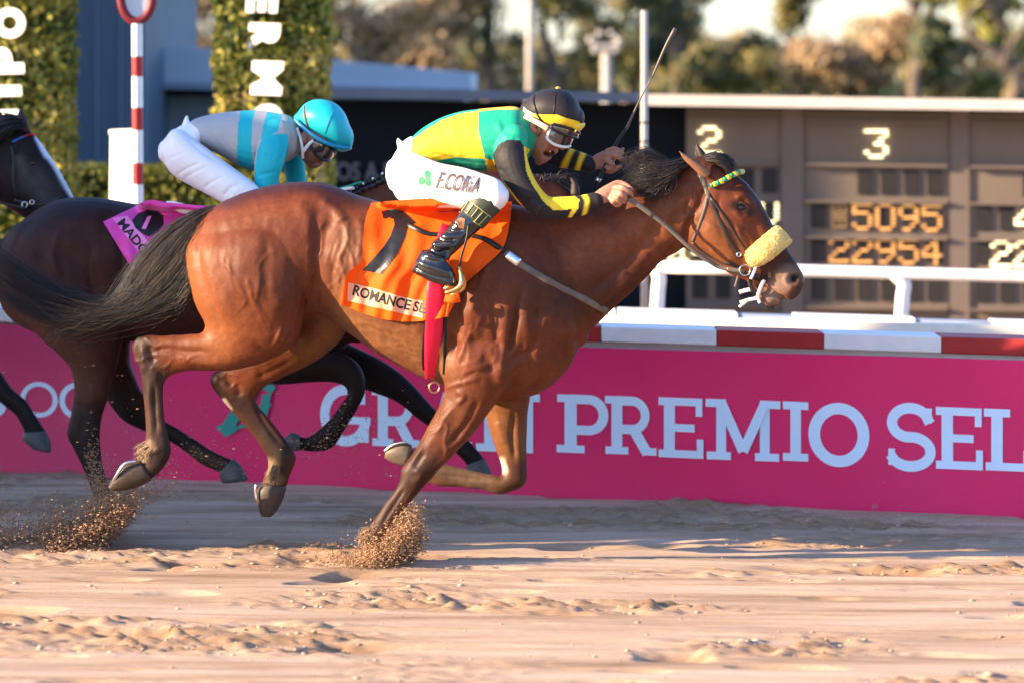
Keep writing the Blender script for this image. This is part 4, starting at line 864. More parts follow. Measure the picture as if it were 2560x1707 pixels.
for k in range(12): vein(rv_.uniform(800, 890), rv_.uniform(540, 620), rv_.uniform(-6, 6), 24, 7, .0016, 4.5)
for k in range(8): vein(rv_.uniform(840, 960), rv_.uniform(780, 830), 22, 12, 7, .0014, 4.5)
for k in range(9): vein(rv_.uniform(1140, 1260), rv_.uniform(760, 860), rv_.uniform(-8, 2), 20, 6, .0018, 4.5)
for k in range(4): vein(rv_.uniform(1100, 1150), rv_.uniform(1000, 1030), -17, 24, 6, .003, 3.6, -.05)
for k in range(4): vein(rv_.uniform(400, 520), rv_.uniform(850, 900), -14, 3, 5, .003, 3.6, -.05)
for k in range(5): vein(rv_.uniform(1830, 1880), rv_.uniform(560, 600), 11, 16, 5, .002, 3.5)
for k in range(5): vein(rv_.uniform(560, 700), rv_.uniform(620, 700), rv_.uniform(-6, 8), 26, 5, .0025, 5)
sculpt(me, H1, S)
V = getV(me); Nn = getN(me); hx, hy = V[:, 0]*1.0, V[:, 2]; V += Nn*((vnoise(hx*14+60, hy*11+60, 201)-.5)*.004+(vnoise(hx*40+60, hy*26+60, 202)-.5)*.0022)[:, None]; setV(me, V)
def legs_dark(L, col=DK): return [('line',)+l+(col,) for l in L]
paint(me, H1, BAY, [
 ('line', [(560, 480), (740, 440), (900, 480), (1080, 500)], 50, (0.042, 0.011, 0.006)), ('line', [(1150, 560), (1300, 640), (1440, 700)], 80, (0.075, 0.021, 0.009), 9, -9, .75), ('line', [(1450, 640), (1560, 600), (1640, 560)], 60, (0.17, 0.05, 0.019), 9, -9, .8), ('line', [(1330, 760), (1450, 760), (1560, 700)], 80, (0.06, 0.018, 0.008), 9, -9, .85),  # shoulder and chest strokes hold self-shadow in the coat colour
 ('line', [(640, 620), (700, 700)], 90, (0.105, 0.030, 0.012), 9, -9, .8), ('line', [(480, 640), (490, 740), (540, 850)], 75, (0.21, 0.066, 0.021), 9, -9, .9), ('line', [(850, 800), (960, 850), (1080, 900)], 70, (0.190, 0.081, 0.034), 9, -9, .85), ('line', [(860, 580), (850, 700)], 45, (0.170, 0.076, 0.038), 9, -9, .6),  # rear rump stroke lightened for its sunlit side
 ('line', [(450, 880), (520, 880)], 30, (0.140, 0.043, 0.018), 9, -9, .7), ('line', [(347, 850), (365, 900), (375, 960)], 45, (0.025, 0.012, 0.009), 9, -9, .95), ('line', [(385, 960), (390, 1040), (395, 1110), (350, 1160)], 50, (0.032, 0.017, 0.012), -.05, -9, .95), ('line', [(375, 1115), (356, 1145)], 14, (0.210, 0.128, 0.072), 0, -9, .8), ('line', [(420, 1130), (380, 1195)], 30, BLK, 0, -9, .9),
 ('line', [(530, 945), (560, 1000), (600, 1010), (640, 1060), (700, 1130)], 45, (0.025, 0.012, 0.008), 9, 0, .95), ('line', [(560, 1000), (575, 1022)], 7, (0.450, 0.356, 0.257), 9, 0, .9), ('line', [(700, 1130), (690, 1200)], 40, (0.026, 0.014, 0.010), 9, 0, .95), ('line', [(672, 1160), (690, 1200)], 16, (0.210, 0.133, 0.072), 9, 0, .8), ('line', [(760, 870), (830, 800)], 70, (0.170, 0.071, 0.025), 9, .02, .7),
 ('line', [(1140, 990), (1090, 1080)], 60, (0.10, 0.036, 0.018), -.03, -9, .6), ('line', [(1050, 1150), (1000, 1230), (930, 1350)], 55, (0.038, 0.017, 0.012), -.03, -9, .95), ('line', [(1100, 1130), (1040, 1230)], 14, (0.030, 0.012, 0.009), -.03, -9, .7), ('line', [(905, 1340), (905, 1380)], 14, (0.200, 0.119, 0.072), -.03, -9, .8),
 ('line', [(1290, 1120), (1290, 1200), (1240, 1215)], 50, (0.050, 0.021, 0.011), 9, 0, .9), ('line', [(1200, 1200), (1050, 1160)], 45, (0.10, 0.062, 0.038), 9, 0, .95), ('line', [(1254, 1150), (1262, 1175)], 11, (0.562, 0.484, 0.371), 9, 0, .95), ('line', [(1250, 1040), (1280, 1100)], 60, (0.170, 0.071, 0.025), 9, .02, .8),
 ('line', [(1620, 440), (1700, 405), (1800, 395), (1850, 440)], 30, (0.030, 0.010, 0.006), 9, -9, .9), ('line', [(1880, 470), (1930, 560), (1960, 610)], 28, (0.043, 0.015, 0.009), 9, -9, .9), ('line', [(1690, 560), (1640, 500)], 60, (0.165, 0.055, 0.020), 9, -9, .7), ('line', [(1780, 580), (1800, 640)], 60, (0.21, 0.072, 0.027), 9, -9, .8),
 ('line', [(1920, 690), (1980, 650)], 34, (0.030, 0.014, 0.010), 9, -9, .85), ('line', [(1925, 745), (1950, 715), (1975, 690)], 34, (0.22, 0.145, 0.105), 9, -9, .9), ('line', [(1985, 740), (2005, 715)], 16, (0.045, 0.026, 0.020), 9, -9, .9), ('line', [(1895, 700), (1880, 715)], 24, (0.025, 0.012, 0.008), 9, -9, .8), ('line', [(1838, 512), (1856, 520), (1874, 530)], 19, (0.018, 0.009, 0.006), 9, -9, .9), ('line', [(1986, 697)], 17, (0.010, 0.004, 0.003), 9, -9, 1)])  # dark nasal stroke paints the noseband's shade
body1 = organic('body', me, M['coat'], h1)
T1 = bvh(me)
def hoof(st, pl, m, parent, shoe=None):
    mb = MB(); loft(mb, st, pl, 3, 2.4, 20, cap=.12); o = setpar(mb.build('hoof', m, smooth=True), parent)
    if shoe:
        mb = MB(); limb(mb, shoe, pl, 3, .9, 8); setpar(mb.build('horseshoe', M['steel'], smooth=True), o)
    return o
hoof([(350, 1150, 378, 1200, .034, -.15), (332, 1152, 350, 1214, .042, -.15), (312, 1158, 312, 1226, .048, -.15), (306, 1166, 284, 1226, .046, -.15), (300, 1174, 274, 1222, .04, -.15)], H1, M['hoof'], h1, [(338, 1152, 4, -.19), (312, 1158, 4, -.20), (292, 1186, 4, -.2), (275, 1218, 4, -.17)])
hoof([(656, 1208, 716, 1216, .036, .13), (640, 1224, 712, 1234, .044, .13), (640, 1244, 704, 1256, .044, .13), (646, 1272, 692, 1276, .036, .13), (654, 1290, 680, 1290, .028, .13)], H1, M['hoof'], h1, [(640, 1212, 3.5, .09), (638, 1226, 3.5, .09), (641, 1250, 3.5, .09)])
hoof([(1030, 1112, 1014, 1166, .036, .12), (1012, 1104, 992, 1160, .042, .12), (990, 1108, 974, 1152, .042, .12), (966, 1122, 962, 1144, .034, .12)], H1, M['hoof_pale'], h1, [(1014, 1104, 3.5, .08), (985, 1110, 3.5, .08), (962, 1126, 3.5, .09)])
hoof([(903, 1385, 948, 1395, .034, -.16), (896, 1405, 955, 1412, .045, -.16), (890, 1425, 962, 1430, .05, -.16)], H1, M['hoof'], h1)
M['tuft'] = hairmat('fetlock_hair', [(.10, .06, .035), (.26, .16, .09), (.38, .25, .15)])
strands('fetlock_hair', [[(372, 1100, -.15), (354, 1112, -.15), (340, 1128, -.15)], [(372, 1130, -.17), (356, 1140, -.17), (342, 1154, -.17)]], 130, H1, M['tuft'], h1, .0012, 4, 31, 5, Lw=.012, curl=3)
strands('fetlock_hair', [[(680, 1158, .1), (670, 1180, .1), (664, 1204, .1)], [(700, 1165, .09), (690, 1190, .09), (684, 1212, .09)]], 120, H1, M['tuft'], h1, .0012, 4, 32, 5, Lw=.012, curl=3)
strands('fetlock_hair', [[(922, 1316, -.17), (906, 1330, -.17), (896, 1350, -.17)], [(922, 1340, -.18), (908, 1356, -.18), (900, 1376, -.18)]], 130, H1, M['tuft'], h1, .0012, 4, 33, 5, Lw=.012, curl=3)
# ears, eye, nostril
def ear(name, st, pl, m, parent):
    mb = MB(); loft(mb, st, pl, 4, 2.0, 14, cap=.3); return setpar(mb.build(name, m, smooth=True), parent)
M['ear_tan'] = mat('ear_tan', (.20, .095, .05), .6, .3, 30, .001, 60); M['ear_dark'] = mat('ear_dark', (.03, .016, .013), .6, .3, 30)
ear('ear', [(1697, 378, 1699, 381, .004, -.12), (1716, 388, 1709, 399, .010, -.115), (1740, 403, 1729, 419, .013, -.11), (1762, 417, 1748, 436, .015, -.10), (1776, 430, 1764, 446, .014, -.09)], H1, M['ear_tan'], h1)
ear('ear', [(1740, 360, 1743, 360, .004, .05), (1739, 372, 1754, 372, .014, .05), (1741, 388, 1766, 386, .02, .05), (1748, 402, 1775, 400, .02, .045)], H1, M['ear_dark'], h1)
p = hit(T1, 1855, 520, H1, off=-.006); mb = MB(); mb.ball(p, (.021, .014, .017), 16); setpar(mb.build('eye', M['eye'], smooth=True), h1)
mb = MB()
limb(mb, [(1838, 514, 2.6, H1.lat(*W(1838, 514, p.y).xy)-.001), (1853, 507, 3, H1.lat(p.x, p.y)-.012), (1870, 516, 2.6, H1.lat(p.x, p.y)-.006)], H1); setpar(mb.build('eyelid', M['ear_dark'], smooth=True), h1)
# tail and mane
tg = [[(545, 516, 0), (470, 540, -.03), (395, 590, -.04), (330, 670, -.05), (275, 755, -.05), (190, 735, -.05), (90, 692, -.05), (0, 622, -.06), (-70, 575, -.06)],
      [(540, 518, 0), (480, 560, -.05), (415, 630, -.07), (345, 715, -.08), (262, 775, -.08), (180, 770, -.08), (85, 720, -.08), (-10, 660, -.08), (-80, 620, -.08)],
      [(528, 530, 0), (490, 590, -.06), (440, 670, -.09), (370, 740, -.10), (268, 785, -.10), (180, 790, -.10), (110, 780, -.10), (20, 745, -.10), (-60, 700, -.1)],
      [(520, 545, 0), (488, 620, -.06), (468, 700, -.09), (410, 758, -.11), (290, 792, -.11), (200, 802, -.11), (140, 800, -.11), (70, 780, -.11), (0, 740, -.11)]]
strands('tail', tg, 1900, H1, M['tail'], h1, .0007, 5, 3, 18, Lw=.035, curl=10)
strands('tail_wisps', tg, 300, H1, M['tail'], h1, .0007, 17, 23, 16, Lw=.05, curl=20)
strands('tail_wisps', [[(500, 560, -.02), (480, 640, -.12), (476, 700, -.14), (450, 740, -.14), (400, 765, -.14), (340, 785, -.14), (280, 800, -.14)], [(480, 600, -.02), (470, 680, -.12), (470, 730, -.14), (452, 768, -.14), (400, 785, -.14), (330, 795, -.14), (250, 800, -.14)]], 150, H1, M['tail'], h1, .0012, 8, 5, 12, curl=8)
strands('tail_wisps', [[(400, 740, -.1), (330, 780, -.1), (260, 792, -.1), (190, 800, -.11), (130, 822, -.11), (85, 868, -.11)], [(440, 745, -.1), (350, 790, -.1), (280, 802, -.1), (220, 815, -.11), (170, 840, -.11), (130, 880, -.11)]], 130, H1, M['tail'], h1, .0007, 9, 29, 14, Lw=.03, curl=10)
mg = [[(1740, 402, -.02), (1705, 400, -.05), (1665, 412, -.06), (1630, 418, -.06), (1595, 412, -.05), (1562, 420, -.05)], [(1725, 412, -.04), (1690, 420, -.08), (1650, 432, -.09), (1615, 438, -.09), (1585, 440, -.08), (1560, 448, -.08)],
      [(1712, 420, -.05), (1680, 436, -.09), (1650, 450, -.10), (1620, 462, -.11), (1590, 470, -.11), (1560, 476, -.11)], [(1700, 430, -.06), (1680, 448, -.10), (1655, 466, -.115), (1638, 480, -.12), (1618, 490, -.12), (1590, 498, -.12)]]
strands('mane', mg, 620, H1, M['mane'], h1, .0011, 8, 8, 12, Lw=.02, curl=9)
strands('mane_wisps', [[(1690, 412, 0), (1660, 396, 0), (1630, 386, 0), (1604, 388, 0), (1596, 408, 0)], [(1650, 425, 0), (1620, 405, 0), (1590, 398, 0), (1565, 408, 0), (1550, 430, 0)]], 260, H1, M['mane'], h1, .0009, 8, 9, 12, Lw=.03, curl=12)
strands('mane_fringe', [[(1705, 420, -.07), (1690, 445, -.10), (1680, 470, -.11), (1672, 490, -.12)], [(1640, 450, -.09), (1625, 470, -.11), (1612, 488, -.12), (1600, 505, -.12)]], 220, H1, M['mane'], h1, .0010, 8, 19, 8, Lw=.01, curl=6)
strands('forelock', [[(1760, 388, -.02), (1790, 384, -.03), (1815, 396, -.03), (1838, 420, -.03)], [(1765, 402, -.05), (1790, 404, -.07), (1812, 416, -.08), (1830, 434, -.08)]], 340, H1, M['mane'], h1, .0018, 4, 10, 8, Lw=.02, curl=3)
strands('chin_hair', [[(1915, 758, -.01), (1918, 770, -.01), (1922, 782, -.01)], [(1935, 765, -.01), (1938, 774, -.01), (1944, 784, -.01)]], 40, H1, M['mane'], h1, .0006, 2, 11, 5, Lw=.01, curl=2)
# bridle
br = bpy.data.objects.new('bridle', None); C.objects.link(br); setpar(br, h1)
strap('headpiece', [(1748, 430), (1758, 452), (1768, 478), (1774, 496)], 14, H1, M['leather_grey'], br, T1)
strap('cheekpiece', [(1772, 486), (1785, 520), (1812, 578), (1832, 612), (1850, 642)], 12, H1, M['leather'], br, T1)
strap('nose_strap', [(1776, 494), (1815, 548), (1842, 592), (1867, 628)], 7, H1, M['leather'], br, T1)
strap('throat_latch', [(1771, 482), (1763, 520), (1746, 570), (1731, 604)], 8, H1, M['leather_grey'], br, T1)
strap('jaw_strap', [(1731, 606), (1760, 632), (1800, 655), (1835, 664), (1868, 690)], 8, H1, M['leather'], br, T1)
strap('bit_strap', [(1812, 672, -.07), (1835, 680, -.075), (1862, 688, -.075), (1900, 690, -.075)], 10, H1, M['leather'], br)
def braid(mb_pts, r, pl, m1, m2, parent, name='browband'):
    P = catmull(mb_pts, 3); o = None
    pts = [Vector(pl.pt(*q)) for q in P]; mb = MB(); n = len(pts)-1
    for i in range(n): mb.tube([pts[i], pts[i+1]], r*(1.0 if i % 2 else .96), 10, mi=i % 2)
    return setpar(mb.build(name, [m1, m2], parent, smooth=True), parent)
M['band_green'] = mat('band_green', (.01, .28, .17), .35, .1); M['band_yellow'] = mat('band_yellow', (.75, .52, .04), .35, .1)
braid([(1777, 465, -.095), (1800, 456, -.098), (1825, 442, -.085), (1848, 431, -.05), (1856, 430, 0)], .0105, H1, M['band_green'], M['band_yellow'], br)
M['fleece'] = mat('yellow_sheepskin', (.86, .70, .28), .9, .14, 60, .012, 120, sheen=.6)
mb = MB(); limb(mb, [(1884, 645, 24, -.075), (1908, 628, 27, -.082), (1932, 608, 27, -.072), (1952, 592, 27, -.045), (1961, 584, 26, 0), (1952, 592, 27, .045), (1932, 608, 27, .072), (1908, 628, 27, .08)], H1, 5, .95, 22)
me = remesh(mb, .004, 1); V = getV(me); Nn = getN(me); V += Nn*(vnoise(V[:, 0]*180+V[:, 1]*90, V[:, 2]*180+V[:, 1]*60, 3)*.003+vnoise(V[:, 0]*60, V[:, 2]*60+V[:, 1]*60, 4)*.003-.003)[:, None]; setV(me, V); ns = organic('sheepskin_noseband', me, M['fleece'], br)
n_ = 9000; idx = rng.choice(len(V), n_); M['fleece_fibre'] = leafmat('fleece_fibre', [(.76, .56, .16), (.86, .70, .28), (.92, .80, .42)], .35)
leaves('fleece_fibres', V[idx]+Nn[idx]*.004, rng.uniform(.002, .005, n_), np.cross(Nn[idx], rng.normal(size=(n_, 3))), M['fleece_fibre'], rng.random(n_), br, 1.6)
def ringobj(name, x, y, rpx, L, pl, m, parent, tube=.0022, squash=1):
    c = Vector(pl.pt(x, y, L)); r = rpx/625; mb = MB(); mb.tube([c+Vector((r*math.cos(a)*squash, 0, r*math.sin(a))) for a in np.linspace(0, 2*math.pi, 17)], tube, 6, cap=False); return setpar(mb.build(name, m, smooth=True), parent)
ringobj('bit_ring', 1862, 676, 13, -.082, H1, M['steel'], br, .003); ringobj('buckle', 1847, 637, 5, -.095, H1, M['steel'], br, .003); ringobj('rein_stop', 1823, 673, 4, -.085, H1, M['brass'], br, .003)
strap('white_tie', [(1890, 667, -.08), (1884, 683, -.083), (1877, 698, -.083)], 7, H1, M['vinyl_white'], br)
M['tape'] = mat('white_tape', (.78, .76, .72), .8, .1, 20, .001, 60)
strap('tongue_tie', [(1911, 700, -.052), (1903, 716, -.056), (1896, 735, -.05), (1893, 745, -.04), (1872, 750, -.04), (1850, 757, -.04)], 9, H1, M['tape'], br)
strap('tie_end', [(1876, 724, -.04), (1862, 727, -.04), (1848, 731, -.04)], 10, H1, M['tape'], br); strap('tie_end', [(1868, 752, -.042), (1856, 762, -.042), (1848, 768, -.042)], 7, H1, M['tape'], br); strap('tie_end', [(1894, 738, -.045), (1897, 750, -.045), (1900, 758, -.045)], 8, H1, M['tape'], br)
strap('leather_tab', [(1846, 690, -.05), (1842, 705, -.05), (1838, 718, -.05)], 7, H1, M['leather_grey'], br); strap('leather_tab', [(1872, 700, -.06), (1876, 716, -.06), (1884, 730, -.05)], 9, H1, M['leather'], br)
strap('rein', [(1571, 497, -.17), (1605, 520, -.165), (1648, 551, -.15), (1690, 588, -.135), (1735, 628, -.12), (1775, 655, -.10), (1802, 669, -.085), (1862, 680, -.082)], 11, H1, M['leather_grey'], br, th=.005)
strap('rein_grip', [(1571, 497, -.171), (1600, 516, -.167), (1632, 539, -.157)], 13, H1, M['leather_grey'], br, th=.008)
strap('off_rein', [(1555, 480, -.05), (1600, 505, .0), (1650, 545, .10)], 9, H1, M['leather'], br)
# cloth, girth, breast strap, saddle
M['orange'] = mat('orange_cloth', (.82, .095, .004), .7, .06, 6, .003, 26, spec=.15); M['black_cloth'] = mat('black_print', (.014, .014, .018), .35, .1); M['patch'] = mat('pale_patch', (.80, .36, .22), .5, .05); M['ink'] = mat('black_ink', (.012, .010, .012), .5)
M['red_girth'] = mat('red_girth', (.70, .010, .05), .5, .05, 10, .001, 100); 
def poly_at(P, t): 
    Q = catmull(P, 6); i = t*(len(Q)-1); k = min(int(i), len(Q)-2); return Q[k]*(1-(i-k))+Q[k+1]*(i-k)
LE = [(928, 508), (914, 548), (907, 600), (903, 652), (866, 690), (851, 760)]; RE = [(1280, 505), (1274, 560), (1256, 622), (1205, 672), (1160, 716), (1118, 792)]
def cloth_uv(u, v):
    a, b = poly_at(LE, v), poly_at(RE, v); x = a[0]*(1-u)+b[0]*u; y = a[1]*(1-u)+b[1]*u
    y += math.sin(u*math.pi)*(-4+30*v*v) - (1-v)*6*math.sin(u*math.pi); return x, y
GU, GV = 90, 60; mb = MB(); G = []; DY = np.zeros((GU+1, GV+1)); XY = np.zeros((GU+1, GV+1, 2))
for i in range(GU+1):
    for j in range(GV+1):
        x, y = cloth_uv(i/GU, j/GV); XY[i, j] = (x, y); DY[i, j] = hit(T1, x, y, H1, -.27, 0).y
for _ in range(8):
    DY[1:-1, 1:-1] = np.minimum(DY[1:-1, 1:-1], (DY[:-2, 1:-1]+DY[2:, 1:-1]+DY[1:-1, :-2]+DY[1:-1, 2:])/4)
for i in range(GU+1):
    for j in range(GV+1):
        u, v = i/GU, j/GV
        f = .010+.011*v*math.sin(u*17+v*3+1.2*math.sin(v*4))+.006*math.sin(u*41-v*5)*v+.007*math.sin((u*1.1-v*.9)*15)*(.3+v)+.02*v*v
        if u < .12: f += (.12-u)*.12*v
        if abs(u-.66) < .16: f *= .35+.65*abs(u-.66)/.16
        DY[i, j] -= max(f, .004)
DYC = DY.copy()
for side in (0, .003):
    V = [W(XY[i, j, 0], XY[i, j, 1], DY[i, j]+side) for i in range(GU+1) for j in range(GV+1)]
    Fc = [(i*(GV+1)+j, i*(GV+1)+j+1, (i+1)*(GV+1)+j+1, (i+1)*(GV+1)+j) for i in range(GU) for j in range(GV)]; mb.add(V, Fc if side == 0 else [f[::-1] for f in Fc])
cl = setpar(mb.build('saddlecloth', M['orange'], smooth=True), h1); TC = bvh(cl.data, body1.data)
def decal(name, V2, F2, m, parent, tree, pl, off=.003, th=.0):
    mb = MB(); mb.add([hit(tree, x, y, pl, off=off) for x, y in V2], F2); o = setpar(mb.build(name, m), parent)
    return o
def grid_poly(poly, step=5):
    """triangulated, subdivided polygon in photo px"""
    bm = bmesh.new(); vs = [bm.verts.new((x, y, 0)) for x, y in poly]; bm.faces.new(vs)
    bmesh.ops.triangulate(bm, faces=bm.faces)
    for _ in range(5):
        es = [e for e in bm.edges if e.calc_length() > step*1.6]
        if not es: break
        bmesh.ops.subdivide_edges(bm, edges=es, cuts=1); bmesh.ops.triangulate(bm, faces=bm.faces)
    bm.verts.index_update(); V = [(v.co.x, v.co.y) for v in bm.verts]; Fc = [tuple(v.index for v in f.verts) for f in bm.faces]; bm.free(); return V, Fc
decal('number_seven', *grid_poly([(954, 528), (980, 523), (1008, 529), (1024, 542), (1040, 558), (1020, 565), (1012, 594), (992, 636), (955, 686), (906, 676), (932, 648), (960, 616), (976, 590), (986, 562), (984, 549), (972, 544), (958, 547)]), M['black_cloth'], cl, TC, H1)
decal('name_patch', *grid_poly([(870, 706), (905, 714), (945, 724), (990, 738), (1030, 748), (1056, 752), (1056, 795), (1020, 788), (980, 778), (930, 767), (868, 752)]), M['patch'], cl, TC, H1, .0025)
def text_decal(txt, P0, P1, h, m, parent, tree, pl, bold=.02, off=.0035, slant=0, bend=0):
    Vg, Fg = glyph(txt, 1, bold, 1); x0, x1, y0, y1 = glyph_box(Vg); dx, dy = P1[0]-P0[0], P1[1]-P0[1]; L = math.hypot(dx, dy); ux, uy = dx/L, dy/L; V2 = []
    for x, y in Vg:
        a = (x-x0)/(x1-x0)*L; b = (y-y0)/(y1-y0)*h; bb = math.sin(a/L*math.pi)*bend
        V2.append((P0[0]+ux*a+uy*b+slant*b*ux-0*bb, P0[1]+uy*a-ux*b+slant*b*uy+bb))
    return decal('lettering', V2, Fg, m, parent, tree, pl, off)
text_decal('ROMANCE SEAS', (880, 738), (1092, 792), 27, M['ink'], cl, TC, H1, .03, bend=3)
strap('girth', [(1126, 566), (1100, 640), (1089, 715), (1086, 790), (1083, 870), (1085, 946)], 44, H1, M['red_girth'], h1, TC, .006, .006, smoothL=40)
strap('girth_edge', [(1064, 800), (1060, 850), (1058, 890), (1060, 925)], 8, H1, M['leather_black'], h1, T1, .006, .004); strap('girth_edge', [(1112, 770), (1112, 830), (1111, 890), (1110, 935)], 8, H1, M['leather_black'], h1, T1, .006, .004)
ringobj('girth_loop', 1086, 968, 13, -.13, H1, M['brass'], h1, .004)
strap('breast_strap', [(1018, 562), (1065, 584), (1115, 588), (1168, 588), (1215, 600), (1262, 630)], 13, H1, M['leather_black'], h1, TC, .004, .006)
strap('breast_strap', [(1262, 632), (1300, 660), (1350, 690), (1400, 718), (1450, 742), (1497, 768), (1522, 781)], 17, H1, M['leather_grey'], h1, T1, .004, .005)
strap('buckle', [(1266, 634), (1298, 658)], 24, H1, M['steel'], h1, T1, .006, .009)
M['red_leather'] = mat('red_saddle', (.40, .02, .03), .4, .1)
mb = MB(); loft(mb, [(1012, 503, 1018, 528, .10), (1060, 512, 1060, 545, .13), (1110, 512, 1110, 552, .14), (1160, 508, 1160, 545, .13), (1200, 498, 1200, 530, .10)], H1, 4, 2.2, 20); sd = setpar(mb.build('saddle', M['red_leather'], smooth=True), h1)
# flying hairs of the coat edge are left to the sculpt; stirrup hangs from the saddle
strap('stirrup_leather', [(1172, 560, -.36), (1166, 600, -.37), (1154, 640, -.37), (1148, 672, -.37)], 6, H1, M['leather_black'], h1)
mb = MB(); limb(mb, [(1148, 670, 5.5, -.37), (1153, 690, 6, -.39), (1152, 712, 6.5, -.40), (1138, 724, 6.5, -.40), (1116, 732, 6, -.40)], H1, 5); limb(mb, [(1150, 706, 5, -.38), (1135, 712, 5, -.35), (1112, 722, 5, -.33)], H1, 4); limb(mb, [(1148, 672, 5, -.37), (1160, 700, 5, -.33), (1158, 722, 5, -.31), (1130, 738, 5, -.31)], H1, 4)
setpar(mb.build('stirrup', M['brass'], smooth=True), h1)
strap('orange_strap', [(1112, 744, -.33), (1130, 748, -.34), (1150, 744, -.33)], 22, H1, M['orange'], h1); strap('orange_strap', [(1124, 755, -.33), (1120, 775, -.33), (1118, 792, -.32)], 7, H1, M['orange'], h1)
# ================================================================== second horse (in the shade behind)
H2 = Plane(1.02); h2 = empty('racehorse', Vector(H2.pt(262, 1334)), 'dark brown racehorse behind the leader with pink saddlecloth and braided mane', 'horse'); h2.location.z = 0
mb = MB()
loft(mb, [(4, 600, -10, 680, .1), (38, 566, 0, 760, .2), (96, 522, 50, 815, .26), (157, 497, 150, 850, .28), (240, 494, 238, 860, .29), (333, 509, 318, 852, .29), (430, 522, 400, 872, .29), (540, 528, 520, 892, .3), (650, 525, 620, 905, .29), (750, 518, 720, 910, .28), (830, 512, 800, 890, .26), (900, 530, 880, 855, .22), (955, 590, 945, 820, .17), (985, 650, 980, 780, .08)], H2, 4, 2.25, 34)
loft(mb, [(20, 580, 280, 560, .1, -.1), (-2, 650, 296, 650, .15, -.14), (8, 735, 306, 745, .155, -.155), (66, 809, 310, 830, .12, -.15), (112, 856, 302, 880, .1, -.15), (150, 890, 290, 925, .08, -.15), (178, 925, 276, 962, .066, -.15), (185, 980, 268, 1002, .055, -.15), (176, 1040, 256, 1038, .047, -.15), (166, 1084, 250, 1090, .044, -.15), (184, 1122, 253, 1130, .036, -.15), (207, 1170, 258, 1166, .03, -.15), (228, 1222, 272, 1214, .028, -.15), (245, 1262, 287, 1254, .032, -.15), (250, 1290, 294, 1284, .032, -.15), (246, 1320, 296, 1318, .03, -.15)], H2, 4, 2.15, 22)
loft(mb, [(190, 780, 330, 780, .1, .12), (205, 850, 326, 860, .09, .12), (225, 905, 326, 905, .075, .12), (244, 950, 344, 955, .062, .12), (262, 990, 352, 975, .05, .12), (284, 1024, 366, 994, .045, .12), (312, 1054, 376, 1018, .037, .12), (362, 1078, 396, 1042, .028, .12), (424, 1103, 444, 1070, .026, .12), (470, 1134, 492, 1100, .028, .12), (500, 1158, 524, 1122, .034, .12), (530, 1172, 556, 1138, .03, .12), (550, 1182, 580, 1148, .03, .12)], H2, 4, 2.1, 20)
loft(mb, [(520, 800, 520, 900, .09, -.08), (590, 825, 590, 940, .09, -.12), (650, 848, 650, 957, .08, -.13), (705, 860, 705, 961, .07, -.13), (770, 868, 770, 956, .06, -.13), (830, 876, 826, 955, .05, -.13), (880, 895, 856, 962, .044, -.13), (908, 930, 868, 975, .042, -.13), (914, 975, 865, 992, .038, -.13), (896, 1018, 850, 1012, .032, -.13), (868, 1064, 826, 1045, .028, -.13), (838, 1112, 796, 1074, .032, -.13), (812, 1126, 780, 1086, .034, -.13), (780, 1128, 764, 1094, .03, -.13), (746, 1124, 748, 1088, .03, -.13)], H2, 4, 2.1, 20)
loft(mb, [(800, 800, 700, 900, .10, .10), (860, 850, 790, 945, .09, .12), (900, 872, 876, 962, .066, .12), (950, 897, 936, 982, .055, .12), (1002, 932, 984, 1000, .048, .12), (1040, 968, 1016, 1022, .043, .12), (1064, 996, 1036, 1040, .042, .12), (1092, 1026, 1066, 1062, .033, .12), (1132, 1064, 1106, 1098, .028, .12), (1174, 1102, 1142, 1134, .031, .12), (1200, 1132, 1162, 1154, .034, .12), (1212, 1148, 1166, 1164, .03, .12)], H2, 4, 2.1, 20)
loft(mb, [(720, 515, 900, 860, .19), (810, 505, 955, 800, .16), (885, 482, 1000, 740, .13), (966, 443, 1060, 690, .11), (1080, 412, 1150, 640, .1), (1200, 405, 1240, 600, .09), (1320, 430, 1330, 600, .085), (1395, 460, 1370, 610, .08)], H2, 4, 2.1, 26)
loft(mb, [(1385, 452, 1370, 600, .075), (1420, 470, 1385, 625, .085), (1450, 500, 1400, 650, .088), (1480, 540, 1430, 668, .08), (1505, 585, 1460, 690, .068), (1530, 630, 1492, 714, .057), (1552, 672, 1520, 735, .053), (1556, 706, 1530, 748, .04)], H2, 4, 2.2, 22)
me = remesh(mb, .0085, 4)
sculpt(me, H2, [([(300, 560), (305, 680), (310, 790)], 14, -.014, 9), ([(100, 600), (120, 700), (190, 820)], 22, -.008), ([(150, 620), (200, 560), (260, 560)], 34, .012), ([(150, 700), (132, 640), (150, 585)], 10, .010), ([(240, 640), (262, 700), (268, 780)], 22, .010), ([(230, 600), (225, 700), (250, 800)], 10, -.006), ([(350, 560), (360, 700), (350, 820)], 26, -.006), ([(190, 1000), (206, 1040), (200, 1090)], 8, -.007, -.05), ([(225, 960), (240, 1010)], 9, .005, -.05), ([(210, 1110), (235, 1170), (262, 1240)], 5, -.005, -.05), ([(880, 560), (860, 680), (830, 800)], 14, -.01), ([(700, 870), (760, 900), (820, 915)], 12, .004)])
